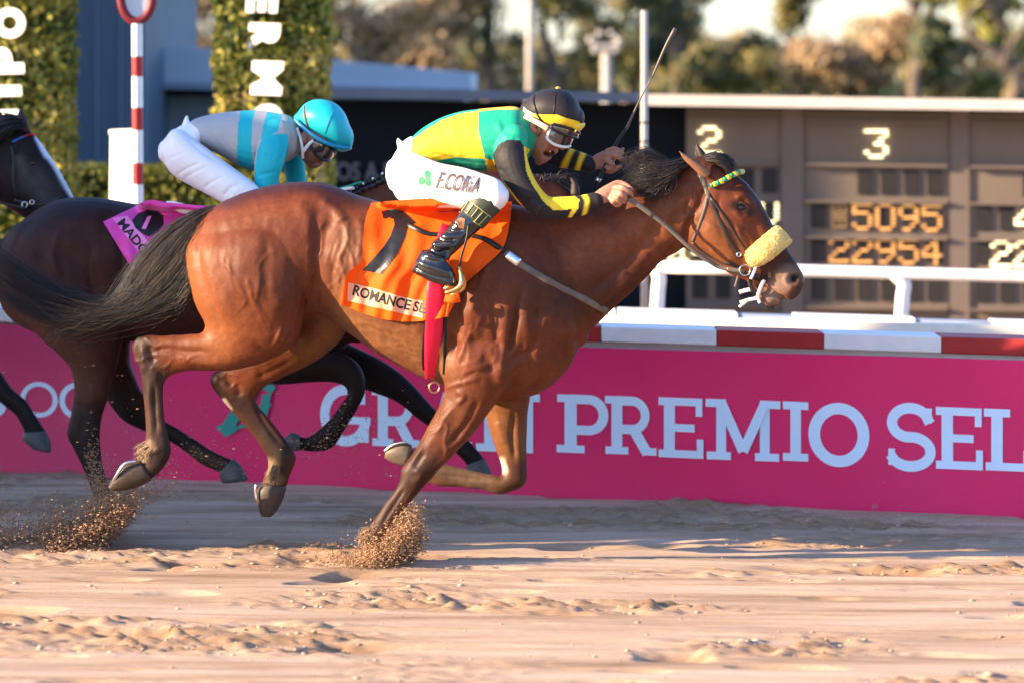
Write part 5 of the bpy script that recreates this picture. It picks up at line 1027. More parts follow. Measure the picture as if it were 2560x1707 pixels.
paint(me, H2, (.036, .010, .007), [('line', [(0, 700), (60, 800), (160, 920)], 70, (.12, .042, .022), 9, -9, .7), ('line', [(60, 560), (250, 500), (420, 530)], 45, (.022, .010, .009)), ('line', [(195, 900), (215, 980)], 60, (.075, .034, .018), -.04, -9, .7), ('line', [(210, 1050), (215, 1110), (265, 1320)], 60, (.018, .013, .012), -.04, -9, .95), ('line', [(300, 1000), (340, 1060), (560, 1170)], 60, (.014, .010, .010), 9, .02, .95), ('line', [(480, 1130), (550, 1160)], 20, (.10, .065, .04), 9, .02, .5),
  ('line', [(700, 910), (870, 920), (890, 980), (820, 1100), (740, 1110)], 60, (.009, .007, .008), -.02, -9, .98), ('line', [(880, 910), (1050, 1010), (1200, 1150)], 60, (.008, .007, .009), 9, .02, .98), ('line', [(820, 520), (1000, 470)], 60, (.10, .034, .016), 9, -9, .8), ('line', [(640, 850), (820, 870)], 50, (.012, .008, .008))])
body2 = organic('body', me, M['coat_dark'], h2); T2 = bvh(me)
hoof([(548, 1182, 584, 1146, .036, .12), (550, 1196, 604, 1164, .044, .12), (556, 1206, 622, 1198, .05, .12)], H2, M['hoof_dark'], h2)
hoof([(748, 1086, 750, 1126, .034, -.13), (728, 1080, 732, 1126, .042, -.13), (708, 1098, 716, 1118, .042, -.13)], H2, M['hoof_dark'], h2)
hoof([(1212, 1146, 1166, 1162, .036, .12), (1222, 1164, 1163, 1170, .044, .12), (1230, 1186, 1160, 1174, .048, .12)], H2, M['hoof_dark'], h2)
hoof([(244, 1318, 296, 1314, .034, -.15), (238, 1336, 304, 1332, .046, -.15)], H2, M['hoof_dark'], h2)
strands('tail', [[(8, 610, 0), (-60, 620, 0), (-130, 680, 0), (-200, 760, 0), (-300, 800, 0)], [(4, 640, 0), (-50, 680, 0), (-110, 760, 0), (-190, 840, 0), (-300, 880, 0)]], 500, H2, M['tail'], h2, .002, 8, 13, 12, curl=7)
mb = MB()
for k in range(9):
    x = 872+k*15; y = 484-k*8.2-3*math.sin(k); c = Vector(H2.pt(x, y-2, -.035)); mb.ball(c, (.013, .014, .015), 8)
    mb.ball(Vector(H2.pt(x+4, y+10, -.06)), (.010, .011, .012), 8)
setpar(mb.build('braided_mane', M['mane'], smooth=True), h2).data
for k in range(5):
    mb = MB(); mb.ball(Vector(H2.pt(884+k*24, 472-k*12.5, -.065)), .0055, 8); setpar(mb.build('white_bead', M['letter_white'], smooth=True), h2)
strands('loose_mane', [[(1345, 440, 0), (1335, 450, 0), (1345, 462, 0), (1360, 480, 0)], [(1400, 450, 0), (1420, 440, 0), (1440, 450, 0), (1452, 470, 0)]], 130, H2, M['mane'], h2, .0012, 7, 18, 8, curl=6)
mb = MB(); limb(mb, [(1428, 446, 2, -.04), (1436, 462, 9, -.04), (1438, 484, 12, -.05)], H2); setpar(mb.build('ear', M['ear_dark'], smooth=True), h2)
strap('bridle', [(806, 490, -.1), (830, 478, -.1), (870, 466, -.1), (905, 455, -.1)], 5, H2, M['band_green'], h2); strap('rein', [(812, 496, -.11), (850, 476, -.11), (884, 470, -.11)], 8, H2, M['tape'], h2)
M['pink'] = mat('pink_cloth', (.70, .055, .36), .55, .06, 6, .002, 24, sheen=.2); M['pink_patch'] = mat('light_pink', (.80, .22, .52), .5, .05)
LE2 = [(372, 498), (330, 524), (258, 560)]; GV = 14
def c2(u, v):     # u from the top right down to the lower left edge, v along
    a = (372+(258-372)*u, 500+(556-500)*u); b = (500+(325-500)*u-10*u, 512+(655-512)*u); x = a[0]*(1-v)+b[0]*v; y = a[1]*(1-v)+b[1]*v; return x, y
mb = MB(); n = 40; Dm = np.zeros((n+1, n+1)); XY = np.zeros((n+1, n+1, 2))
quad = [(372, 500), (258, 555), (326, 662), (520, 760), (560, 520)]
for i in range(n+1):
    for j in range(n+1):
        u, v = i/n, j/n; top = np.array([(258, 555), (325, 523), (372, 501), (430, 508), (560, 520)]); bot = np.array([(322, 660), (365, 690), (410, 712), (470, 702), (560, 690)])
        p = poly_at([tuple(q) for q in top], u)*(1-v)+poly_at([tuple(q) for q in bot], u)*v; XY[i, j] = p; Dm[i, j] = hit(T2, p[0], p[1], H2, -.29, 0).y
for _ in range(6): Dm[1:-1, 1:-1] = np.minimum(Dm[1:-1, 1:-1], (Dm[:-2, 1:-1]+Dm[2:, 1:-1]+Dm[1:-1, :-2]+Dm[1:-1, 2:])/4)
for i in range(n+1):
    for j in range(n+1):
        u, v = i/n, j/n; Dm[i, j] -= .008+.008*v*math.sin(u*20)+.004*math.sin(v*18+u*6)+.006*v
V = [W(XY[i, j, 0], XY[i, j, 1], Dm[i, j]) for i in range(n+1) for j in range(n+1)]; mb.add(V, [(i*(n+1)+j, i*(n+1)+j+1, (i+1)*(n+1)+j+1, (i+1)*(n+1)+j) for i in range(n) for j in range(n)])
cl2 = setpar(mb.build('saddlecloth', M['pink'], smooth=True), h2); TC2 = bvh(cl2.data, body2.data)
decal('name_patch', *grid_poly([(281, 546), (318, 540), (400, 640), (372, 664)]), M['pink_patch'], cl2, TC2, H2, .0025)
text_decal('MADONNA', (292, 560), (408, 705), 24, M['ink'], cl2, TC2, H2, .03)
decal('number_badge', *grid_poly([(330, 552), (345, 534), (368, 525), (392, 528), (408, 540), (409, 562), (396, 578), (372, 592), (356, 586), (338, 570)]), M['ink'], cl2, TC2, H2, .003)
decal('number_bar', *grid_poly([(369, 542), (379, 540), (364, 574), (354, 572)]), M['pink_patch'], cl2, TC2, H2, .0045)
mb = MB(); limb(mb, [(418, 508, 5, -.18), (440, 516, 11, -.2), (475, 528, 12, -.2)], H2); setpar(mb.build('white_pad', M['tape'], smooth=True), h2)

# ================================================================== third horse (left edge)
H3 = Plane(1.95); h3 = empty('racehorse', Vector(H3.pt(-600, 1290)), 'black horse head with a broad white blaze at the left edge behind the others', 'horse'); h3.location.z = 0
mb = MB()
loft(mb, [(55, 318, -55, 440, .07), (78, 330, -35, 478, .088), (100, 354, -10, 500, .095), (118, 380, 12, 515, .095), (133, 402, 36, 530, .09), (148, 426, 58, 545, .08), (165, 456, 80, 560, .07), (184, 493, 108, 580, .062), (202, 526, 135, 598, .056), (220, 560, 160, 612, .055), (226, 592, 182, 616, .04)], H3, 4, 2.25, 28)
loft(mb, [(45, 312, -50, 470, .08), (0, 300, -80, 500, .085), (-80, 320, -130, 600, .1), (-190, 370, -230, 740, .13), (-300, 430, -330, 860, .18), (-420, 470, -400, 920, .2)], H3, 4, 2.1, 26)
loft(mb, [(-250, 620, -250, 760, .08), (-300, 560, -300, 880, .2), (-420, 480, -420, 900, .27), (-600, 505, -600, 890, .3), (-800, 500, -800, 860, .3), (-980, 480, -980, 830, .28), (-1120, 510, -1110, 760, .2), (-1170, 570, -1165, 660, .1)], H3, 4, 2.2, 30)
loft(mb, [(-220, 720, -360, 900, .1, -.1), (-150, 800, -220, 935, .075, -.12), (-60, 862, -95, 950, .055, -.12), (0, 927, -22, 990, .04, -.12), (30, 970, 8, 1012, .038, -.12), (65, 1000, 38, 1036, .034, -.12), (84, 1030, 50, 1056, .036, -.12), (104, 1060, 60, 1074, .034, -.12), (116, 1080, 58, 1086, .033, -.12)], H3, 4, 2.1, 18)
for (a, b_, L) in ((-380, -330, .12), (-1010, -1060, -.13), (-1040, -1120, .13)): loft(mb, [(a-80, 780, a+70, 780, .1, L), (a-50, 880, a+50, 900, .08, L), (a-35, 980, a+30, 990, .05, L), (b_-22, 1100, b_+22, 1105, .035, L), (b_-20, 1200, b_+20, 1205, .03, L), (b_-26, 1270, b_+26, 1275, .045, L)], H3, 4, 2.1, 16)
me = remesh(mb, .0085, 3)
sculpt(me, H3, [([(84, 409)], 12, .006), ([(84, 409)], 7, -.008), ([(55, 390), (75, 395), (100, 400)], 7, .006), ([(20, 400), (15, 450), (30, 500)], 16, .006), ([(70, 430), (110, 480), (150, 520)], 10, -.005), ([(45, 350), (20, 420)], 8, -.006)])
paint(me, H3, (.014, .010, .011), [('line', [(95, 345), (120, 385), (150, 430), (185, 495), (215, 560)], 12, (.55, .60, .68)), ('line', [(106, 352), (122, 385)], 15, (.55, .60, .68)), ('line', [(90, 450), (120, 500), (160, 560)], 40, (.06, .055, .06), 9, -9, .7), ('line', [(50, 400), (60, 430)], 16, (.07, .055, .055), 9, -9, .7)])
body3 = organic('body', me, M['coat_dark'], h3); T3 = bvh(me)
hoof([(116, 1078, 58, 1082, .036, -.12), (127, 1106, 58, 1100, .045, -.12), (127, 1130, 82, 1122, .045, -.12)], H3, M['hoof_dark'], h3)
ear('ear', [(52, 270, 54, 270, .004, -.04), (44, 286, 62, 288, .013, -.045), (41, 304, 70, 308, .018, -.045), (44, 324, 76, 330, .02, -.04)], H3, M['ear_dark'], h3)
ear('ear', [(-8, 274, -4, 272, .004, -.06), (-10, 300, 10, 292, .014, -.065), (-6, 320, 24, 308, .018, -.065), (6, 350, 36, 330, .02, -.06)], H3, M['ear_dark'], h3)
p = hit(T3, 83, 409, H3, off=-.006); mb = MB(); mb.ball(p, .014, 14); setpar(mb.build('eye', M['eye'], smooth=True), h3)
M['band_red'] = mat('band_red', (.45, .02, .03), .4); M['band_blue'] = mat('band_blue', (.02, .13, .42), .4)
strap('browband', [(30, 356), (45, 349), (60, 342)], 6, H3, M['band_blue'], h3, T3, .006); strap('browband', [(60, 342), (75, 337), (92, 337)], 5, H3, M['band_red'], h3, T3, .006)
strap('cheekpiece', [(28, 360), (35, 400), (34, 450), (45, 500)], 9, H3, M['leather_black'], h3, T3, .005); strap('noseband', [(36, 500), (80, 512), (120, 508), (160, 490)], 9, H3, M['leather_black'], h3, T3, .005)
strap('rein', [(-120, 470, -.14), (-40, 495, -.13), (20, 512, -.12), (64, 522, -.11)], 8, H3, M['leather_black'], h3)
ringobj('bit_ring', 62, 512, 8, -.105, H3, M['steel'], h3, .003); ringobj('bit_ring', 80, 506, 6, -.10, H3, M['steel'], h3, .0025)
strands('mane', [[(60, 300, 0), (20, 292, -.03), (-40, 310, -.06), (-120, 350, -.09)], [(70, 320, -.02), (20, 330, -.08), (-40, 380, -.10), (-120, 440, -.12)]], 400, H3, M['mane'], h3, .0018, 6, 14, 10)

# ================================================================== people
SKIN = (.36, .165, .105)
M['skin'] = mat('skin', SKIN, .5, .12, 40, .0006, 150, attr=True, sub=.12); M['silk'] = mat('silk_fabric', (1, 1, 1), .6, .05, 8, .003, 20, attr=True, sheen=.05, spec=.2)
M['breeches'] = mat('white_breeches', (.80, .79, .80), .55, .03, 5, .0022, 20, sheen=.1); M['boot_black'] = mat('boot_leather', (.010, .010, .012), .16, .2, 12, .003, 30, spec=.8)
M['goggle_lens'] = mat('goggle_lens', (.03, .028, .028), .08, .1, 8, spec=1, coat=.8); M['goggle_white'] = mat('goggle_white', (.78, .74, .66), .4)
YEL = (.80, .55, .03); GRN = (.01, .33, .20); BLA = (.018, .017, .019); GRY = (.38, .39, .39); CYA = (.010, .41, .47)
def hand(mb, palm, fingers, thumb, pl):
    limb(mb, palm, pl, 4, .62, 12, .6)
    for f in fingers: limb(mb, f, pl, 3, .95, 8, .9)
    limb(mb, thumb, pl, 3, .95, 8, .9)
# ---- leading jockey
J1 = H1; j1 = empty('person', Vector(J1.pt(1100, 520, -.1)), 'shouting jockey in yellow and green silks and black cap crouched over the front horse', 'person')
def core(mb, pts, pl): limb(mb, pts, pl, 4, 1.15, 16)
def torso1(mb, g=0):
    loft(mb, [(1004-g, 372, 990-g, 440, .10), (1022, 352-g, 1040, 440+g, .135+g/625), (1055, 322-g, 1085, 424+g, .15+g/625), (1100, 296-g, 1130, 420+g, .16+g/625), (1150, 280-g, 1172, 425+g, .17+g/625), (1200, 273-g, 1214, 430+g, .18+g/625), (1245, 269-g, 1262, 428+g, .18+g/625), (1285, 267-g, 1305, 410+g, .165+g/625), (1312+g, 276, 1332+g, 385, .11)], J1, 4, 2.2, 28)
def narm1(mb, g=0, end=99):
    pts = [(1288, 338, 34+g, -.15), (1276, 385, 41+g, -.185), (1292, 440, 38+g, -.20), (1325, 490, 33+g, -.205), (1362, 518, 29+g, -.20), (1405, 520, 28+g, -.195), (1450, 515, 26+g, -.185), (1484, 505, 23+g*.8, -.175), (1492, 503, 22+g*.8, -.175)]
    limb(mb, pts, J1, 4, .95, 18)
def farm1(mb, g=0):
    limb(mb, [(1310, 330, 34+g, .14), (1345, 365, 30+g, .18), (1385, 390, 27+g, .19), (1425, 398, 26+g, .18), (1462, 408, 23+g, .165), (1478, 413, 21+g, .16)], J1, 4, .95, 16)
mb = MB(); core(mb, [(1030, 400, 40, 0), (1120, 360, 48, 0), (1220, 345, 52, 0), (1290, 335, 45, 0)], J1); narm1(mb, -9); farm1(mb, -9)
# head: skull, face, jaw, nose, ear
loft(mb, [(1318, 262, 1312, 372, .05), (1334, 248, 1330, 392, .085), (1358, 238, 1346, 408, .10), (1385, 236, 1356, 410, .105), (1408, 244, 1372, 384, .10), (1424, 262, 1398, 372, .085), (1434, 285, 1412, 362, .06)], J1, 4, 2.15, 24, cap=.3)
limb(mb, [(1290, 320, 40, 0), (1325, 350, 34, 0), (1340, 365, 30, 0)], J1)
limb(mb, [(1368, 386, 15, 0), (1356, 396, 14, 0), (1346, 404, 11, 0)], J1, flat=1.7); limb(mb, [(1398, 360, 12, 0), (1404, 366, 9, 0), (1406, 371, 7, 0)], J1, flat=1.0); limb(mb, [(1388, 376, 9, 0), (1382, 380, 9, 0)], J1, flat=2.2)
limb(mb, [(1332, 304, 7, -.10), (1331, 318, 9, -.105), (1337, 332, 7, -.10)], J1, flat=.5)
hand(mb, [(1486, 503, 16, -.17), (1508, 490, 20, -.165), (1532, 480, 22, -.155), (1548, 482, 18, -.15)],
     [[(1540, 470, 8, -.17), (1556, 470, 8.5, -.185), (1574, 482, 7.5, -.18), (1580, 490, 6, -.16)], [(1538, 480, 8, -.18), (1552, 484, 8.5, -.195), (1562, 496, 7.5, -.185), (1560, 506, 6, -.165)], [(1532, 490, 8, -.18), (1544, 496, 8, -.195), (1550, 508, 7, -.18), (1546, 514, 6, -.165)], [(1524, 498, 7, -.175), (1534, 506, 7, -.185), (1540, 514, 6, -.17)]], [(1520, 470, 9, -.15), (1545, 458, 8, -.14), (1566, 464, 7, -.15), (1580, 474, 5.5, -.16)], J1)
hand(mb, [(1480, 412, 16, .155), (1502, 402, 20, .15), (1522, 396, 21, .14), (1532, 400, 17, .14)],
     [[(1518, 380, 8, .12), (1534, 374, 8, .10), (1548, 378, 7, .09), (1556, 384, 6, .09)], [(1518, 390, 8.5, .11), (1536, 388, 8, .085), (1550, 396, 7, .08), (1558, 400, 6, .085)], [(1514, 400, 8.5, .11), (1524, 404, 8, .085), (1532, 414, 7, .08), (1528, 420, 6, .09)], [(1512, 412, 8, .12), (1520, 420, 7.5, .095), (1528, 426, 6, .10)]], [(1508, 424, 8.5, .14), (1528, 428, 8, .11), (1544, 420, 7, .09), (1552, 416, 5.5, .085)], J1)
limb(mb, [(1550, 382, 5, .12), (1558, 372, 4.5, .13)], J1)
# legs inside the breeches and boots
limb(mb, [(1010, 420, 46, -.11), (1100, 462, 42, -.20), (1180, 478, 38, -.25), (1228, 478, 34, -.27)], J1); limb(mb, [(1220, 485, 22, -.27), (1165, 550, 14, -.30), (1110, 615, 11, -.335), (1078, 660, 10, -.35)], J1)
limb(mb, [(1010, 420, 46, .11), (1100, 462, 42, .20), (1180, 478, 38, .25), (1228, 478, 34, .27)], J1); limb(mb, [(1220, 485, 22, .27), (1165, 550, 14, .30), (1110, 615, 11, .335), (1078, 660, 10, .35)], J1)
me = remesh(mb, .0034, 2)
sculpt(me, J1, [([(1364, 385), (1376, 388)], 8, -.028), ([(1352, 366), (1364, 376)], 7, -.004), ([(1345, 380), (1360, 372), (1380, 366)], 4, .003), ([(1378, 352), (1392, 358)], 8, .004), ([(1336, 320)], 4, -.006), ([(1400, 368)], 2, -.002), ([(1518, 484), (1540, 490)], 3, -.002), ([(1340, 400), (1352, 408)], 5, .003)])
paint(me, J1, SKIN, [('line', [(1362, 384), (1376, 388), (1382, 382)], 7, (.04, .008, .008)), ('line', [(1382, 374), (1374, 380)], 3, (.42, .12, .10)), ('line', [(1392, 356), (1404, 368)], 7, (.45, .16, .12), 9, -9, .7), ('line', [(1345, 398), (1362, 400)], 6, (.28, .13, .10), 9, -9, .6), ('line', [(1338, 296), (1322, 300), (1318, 330)], 7, (.03, .02, .018))])
organic('body', me, M['skin'], j1)
mb = MB(); limb(mb, [(1374, 378, 1.8, -.03), (1379, 381, 1.8, -.015), (1382, 384, 1.8, 0)], J1); setpar(mb.build('teeth', M['tape'], smooth=True), j1)
mb = MB(); torso1(mb); narm1(mb); farm1(mb); me = remesh(mb, .0042, 4)
sculpt(me, J1, [([(1240, 380), (1262, 350), (1300, 350)], 6, -.006), ([(1250, 420), (1290, 480), (1340, 530)], 7, -.004), ([(1330, 400), (1345, 440), (1370, 490)], 5, .004), ([(1300, 520), (1330, 500), (1360, 500)], 5, -.006), ([(1342, 545), (1352, 520), (1372, 508)], 5, .005), ([(1100, 330), (1180, 380), (1230, 410)], 10, -.003), ([(1060, 380), (1140, 400), (1210, 418)], 6, -.005), ([(1240, 300), (1260, 340), (1290, 350)], 8, .004), ([(1380, 500), (1410, 498)], 5, .004), ([(1225, 395), (1236, 420), (1256, 430)], 5, -.006), ([(1120, 300), (1140, 350), (1150, 400)], 8, .002), ([(1180, 300), (1190, 360)], 6, -.002), ([(1390, 372), (1400, 420)], 4, -.003)])
paint(me, J1, YEL, [('poly', [(1196, 277), (1340, 255), (1345, 420), (1240, 440), (1214, 400), (1196, 330)], GRN), ('poly', [(1080, 405), (1140, 394), (1212, 398), (1222, 440), (1080, 440)], GRN), ('poly', [(1212, 398), (1262, 404), (1270, 450), (1222, 450)], (.85, .42, .02)),
  ('poly', [(960, 400), (1030, 340), (1060, 316), (1100, 292), (1150, 276), (1200, 270), (1200, 277), (1150, 285), (1100, 303), (1064, 326)], GRN), ('poly', [(1196, 262), (1312, 260), (1312, 276), (1250, 274), (1196, 280)], YEL),
  ('poly', [(1233, 385), (1245, 362), (1268, 350), (1300, 352), (1320, 378), (1345, 400), (1520, 440), (1520, 560), (1350, 570), (1240, 430)], BLA, -.085), ('poly', [(1340, 340), (1520, 340), (1520, 445), (1330, 445)], BLA, 9, .05), ('poly', [(1310, 340), (1500, 340), (1500, 450), (1340, 450)], BLA, 9, .02),
  ('poly', [(1309, 366), (1326, 374), (1328, 400), (1342, 448), (1360, 478), (1380, 492), (1436, 490), (1448, 500), (1445, 522), (1428, 546), (1420, 543), (1430, 524), (1384, 526), (1362, 508), (1330, 462), (1316, 430)], YEL, -.085), ('line', [(1459, 486), (1468, 505), (1460, 540)], 7.5, YEL, -.05),
  ('line', [(1432, 370), (1418, 398), (1408, 424)], 9, YEL, 9, .02), ('line', [(1460, 380), (1450, 405), (1441, 432)], 9, YEL, 9, .02)])
organic('silk_jacket', me, M['silk'], j1)
def breech(g=0):
    mb = MB(); loft(mb, [(1020, 345, 1040, 430, .13), (1000, 362, 1012, 470, .155), (985, 392, 1000, 498, .16), (974, 430, 990, 478, .12)], J1, 4, 2.2, 24)
    for s in (-1, 1): loft(mb, [(978, 400, 974, 462, .09, s*.10), (1000, 372, 996, 500, .115, s*.12), (1050, 388, 1036, 514, .115, s*.16), (1100, 408, 1085, 520, .105, s*.20), (1160, 420, 1145, 522, .095, s*.235), (1212, 436, 1196, 532, .085, s*.26), (1248, 450, 1240, 530, .075, s*.275), (1266, 472, 1262, 512, .05, s*.28)], J1, 4, 2.1, 24, cap=.4)
    for s in (-1, 1): limb(mb, [(1235, 490, 38, s*.28), (1205, 520, 32, s*.29), (1185, 545, 27, s*.30)], J1)
    limb(mb, [(1008, 372, 14, -.03), (998, 356, 7, -.03), (995, 348, 3, -.03)], J1, flat=1.6); return mb
me = remesh(breech(), .0045, 4)
sculpt(me, J1, [([(1060, 400), (1030, 440), (1022, 490)], 7, -.003), ([(1080, 415), (1045, 400), (1020, 385)], 6, -.006), ([(1215, 470), (1232, 490), (1225, 520)], 5, -.004), ([(1240, 460), (1245, 490)], 5, .003), ([(1060, 480), (1045, 505)], 3, -.003), ([(1075, 476), (1058, 508)], 3, -.003), ([(1086, 482), (1070, 512)], 3, -.003), ([(1020, 420), (1000, 440)], 6, -.003), ([(1170, 430), (1200, 450), (1215, 470)], 5, -.003)])
bo = organic('breeches', me, M['breeches'], j1); TB = bvh(me)
M['name_brown'] = mat('name_print', (.10, .07, .06), .6); M['leaf_green'] = mat('clover_green', (.02, .30, .10), .6)
text_decal('F.CORIA', (1087, 472), (1194, 486), 44, M['name_brown'], bo, TB, J1, .016, .005, .22)
for x, y, r_ in ((1068, 437, 10), (1053, 452, 10), (1070, 455, 10)): decal('clover_leaf', *grid_poly([(x+r_*math.cos(a)*.8, y+r_*math.sin(a)*1.15) for a in np.linspace(0, 2*math.pi, 12, endpoint=False)], 4), M['leaf_green'], bo, TB, J1, .003)
# boots
def boot(s, hidden=False):
    mb = MB(); L = s
    limb(mb, [(1205, 512, 40, L*.285), (1190, 535, 37, L*.295), (1166, 562, 32, L*.31), (1140, 590, 30, L*.325), (1118, 612, 29, L*.34), (1098, 632, 27, L*.35), (1088, 656, 28, L*.355)], J1, 4, .85, 18, .3)
    loft(mb, [(1052, 628, 1104, 640, .05, L*.355), (1040, 648, 1126, 660, .054, L*.36), (1030, 672, 1140, 690, .055, L*.365), (1032, 682, 1144, 706, .052, L*.365), (1070, 704, 1142, 716, .046, L*.365)], J1, 3, 2.3, 18, .3)
    me = remesh(mb, .0045, 2)
    if s < 0: sculpt(me, J1, [([(1080, 588), (1110, 600), (1140, 600)], 5, -.011), ([(1068, 606), (1100, 616), (1135, 612)], 5, .010), ([(1060, 626), (1095, 632), (1125, 626)], 5, -.011), ([(1060, 640), (1100, 648), (1130, 640)], 5, .007), ([(1110, 560), (1130, 578), (1160, 575)], 6, -.009), ([(1130, 550), (1150, 562)], 5, .008), ([(1095, 580), (1085, 610)], 6, .009), ([(1034, 668), (1080, 690), (1140, 700)], 3, -.004), ([(1040, 655), (1090, 672), (1135, 684)], 6, .004)])
    return organic('boot', me, M['boot_black'], j1), me
bt, bme = boot(-1); boot(1)
M['boot_olive'] = mat('boot_cuff', (.045, .05, .032), .35, .15, 20); M['gold_seam'] = mat('gold_seam', (.30, .30, .12), .4)
mb = MB(); limb(mb, [(1222, 498, 42, -.285), (1206, 514, 42, -.29), (1188, 538, 39.5, -.295), (1178, 549, 37, -.30)], J1, 4, .87, 22, 0); cf = setpar(mb.build('boot_cuff', M['boot_olive'], smooth=True), bt)
TCF = bvh(cf.data)
for k in range(5):
    f = k/4; a = (1172+48*f, 503+36*f); b = (1152+46*f, 532+30*f); strap('gold_rib', [a, b], 3, J1, M['gold_seam'], cf, TCF, .003, .003, smoothL=0)
for a, b in (((1168, 498), (1228, 544)), ((1148, 530), (1202, 566))):
    strap('gold_rib', [a, ((a[0]+b[0])/2, (a[1]+b[1])/2), b], 3, J1, M['gold_seam'], cf, TCF, .003, .003)
TBo = bvh(bme, cf.data); decal('tan_patch', *grid_poly([(1138, 552), (1152, 544), (1163, 548), (1160, 572), (1148, 572)]), M['ear_tan'], bt, TBo, J1, .003)
# cap
M['cap_black'] = mat('cap_cloth', (.018, .015, .016), .6, .1, 12, .0008, 40, spec=.3); M['cap_cream'] = mat('cap_cream', (.78, .66, .42), .5)
def dome(path, pl, m, parent, name, e=2.1):
    mb = MB(); loft(mb, path, pl, 5, e, 32, cap=.55); me = remesh(mb, .0042, 3); return organic(name, me, m, parent), me
cap, cme = dome([(1318, 250, 1306, 292, .06), (1336, 234, 1318, 306, .10), (1362, 224, 1338, 318, .125), (1393, 222, 1368, 330, .132), (1420, 230, 1396, 338, .128), (1440, 248, 1420, 336, .112), (1452, 272, 1442, 326, .08)], J1, M['cap_black'], j1, 'cap')
TCA = bvh(cme)
decal('yellow_band', *grid_poly([(1307, 276), (1330, 284), (1356, 287), (1392, 287), (1416, 296), (1449, 305), (1450, 318), (1440, 330), (1420, 324), (1395, 318), (1360, 313), (1326, 300), (1306, 290)]), M['band_yellow'], cap, TCA, J1, .002)
decal('cream_band', *grid_poly([(1309, 268), (1318, 276), (1332, 284), (1340, 300), (1330, 303), (1306, 290)]), M['cap_cream'], cap, TCA, J1, .003)
mb = MB(); loft(mb, [(1425, 292, 1420, 330, .085), (1440, 296, 1434, 334, .085), (1452, 302, 1448, 330, .075), (1461, 308, 1456, 322, .05)], J1, 4, 2.3, 22, .5); setpar(mb.build('peak', M['band_yellow'], smooth=True), cap)
mb = MB(); mb.ball(Vector(J1.pt(1395, 221, 0)), (.010, .010, .006), 10); setpar(mb.build('button', M['band_yellow'], smooth=True), cap)
strap('goggle_elastic', [(1338, 236), (1335, 256), (1342, 282), (1356, 304), (1364, 314)], 7, J1, M['leather_black'], cap, TCA, .003, .003); strap('seam', [(1393, 223), (1388, 245), (1384, 288)], 2.2, J1, M['leather_black'], cap, TCA, .002, .001)
strap('chin_strap', [(1311, 290, -.115), (1330, 300, -.12), (1352, 312, -.122), (1370, 322, -.118)], 13, J1, M['cap_cream'], cap); strap('jaw_strap', [(1352, 316, -.118), (1352, 330, -.112), (1344, 342, -.10)], 3, J1, M['leather'], cap)
# goggles wrap round the face
def goggles(P, pl, parent, c0, r, m_frame, wpx, hpx, ang):
    """P: three path points (x,y,L) from temple across the nose to the other side"""
    ca, sa = math.cos(ang), math.sin(ang); path = catmull(P, 8); mbl = MB(); rows = []
    for t, (x, y, L) in enumerate(path):
        f = t/(len(path)-1); h = hpx*(.62+.38*math.sin(min(1, f*1.35)*math.pi))
        rows.append((x, y, L, h))
    up = (sa, -ca)
    A = [Vector(pl.pt(x+up[0]*h, y+up[1]*h, L)) for x, y, L, h in rows]; B = [Vector(pl.pt(x-up[0]*h, y-up[1]*h, L)) for x, y, L, h in rows]
    Mi = [Vector(pl.pt(x+wpx*.35, y, L-.006)) for x, y, L, h in rows]; n = len(rows); V = A+Mi+B
    mbl.add(V, [(i, i+1, n+i+1, n+i) for i in range(n-1)]+[(n+i, n+i+1, 2*n+i+1, 2*n+i) for i in range(n-1)])
    g = setpar(mbl.build('goggles', M['goggle_lens'], smooth=True), parent)
    mb = MB(); mb.tube(A+B[::-1]+[A[0]], .0062, 8); setpar(mb.build('goggle_frame', m_frame, smooth=True), g); return g
goggles([(1372, 334, -.112), (1388, 341, -.108), (1408, 347, -.085), (1423, 352, -.045), (1430, 354, 0), (1423, 352, .045)], J1, j1, None, None, M['goggle_white'], 6, 21, .42)
# spare goggles pushed up under the peak
goggles([(1380, 316, -.128), (1400, 324, -.12), (1424, 332, -.09), (1442, 338, -.04), (1446, 339, 0), (1442, 338, .04)], J1, j1, None, None, M['leather_black'], 4, 9, .42)
# whip (held, so a thing of its own)
def wline(P, rad, m, name, parent):
    mb = MB(); pts = [Vector(J1.pt(x, y, L)) for x, y, L in catmull(P, 5)]; mb.tube(pts, list(np.interp(np.linspace(0, 1, len(pts)), np.linspace(0, 1, len(rad)), rad)), 10); o = mb.build(name, m, smooth=True)
    if parent: setpar(o, parent)
    return o
M['whip_shaft'] = mat('whip_shaft', (.10, .085, .075), .4, .2, 40); M['whip_grip'] = mat('whip_grip', (.012, .013, .016), .45)
wp = empty('riding_whip', Vector(J1.pt(1490, 462, .11)), 'long dark riding whip raised in the shouting jockey\'s far hand', 'whip')
wline([(1488, 464, .11), (1515, 412, .11), (1540, 360, .11), (1566, 322, .11)], [.0095, .0085, .0075, .006], M['whip_grip'], 'grip', wp); wline([(1566, 322, .11), (1578, 296, .11), (1605, 240, .12), (1630, 195, .12)], [.0062, .005, .0028, .0024], M['whip_shaft'], 'shaft', wp)
wline([(1630, 195, .12), (1645, 160, .12), (1665, 115, .12), (1688, 72, .12)], [.003, .005, .0062, .0078], M['whip_shaft'], 'flap', wp); wline([(1494, 453, .11), (1498, 446, .11)], [.0112, .0112], M['steel'], 'collar', wp)

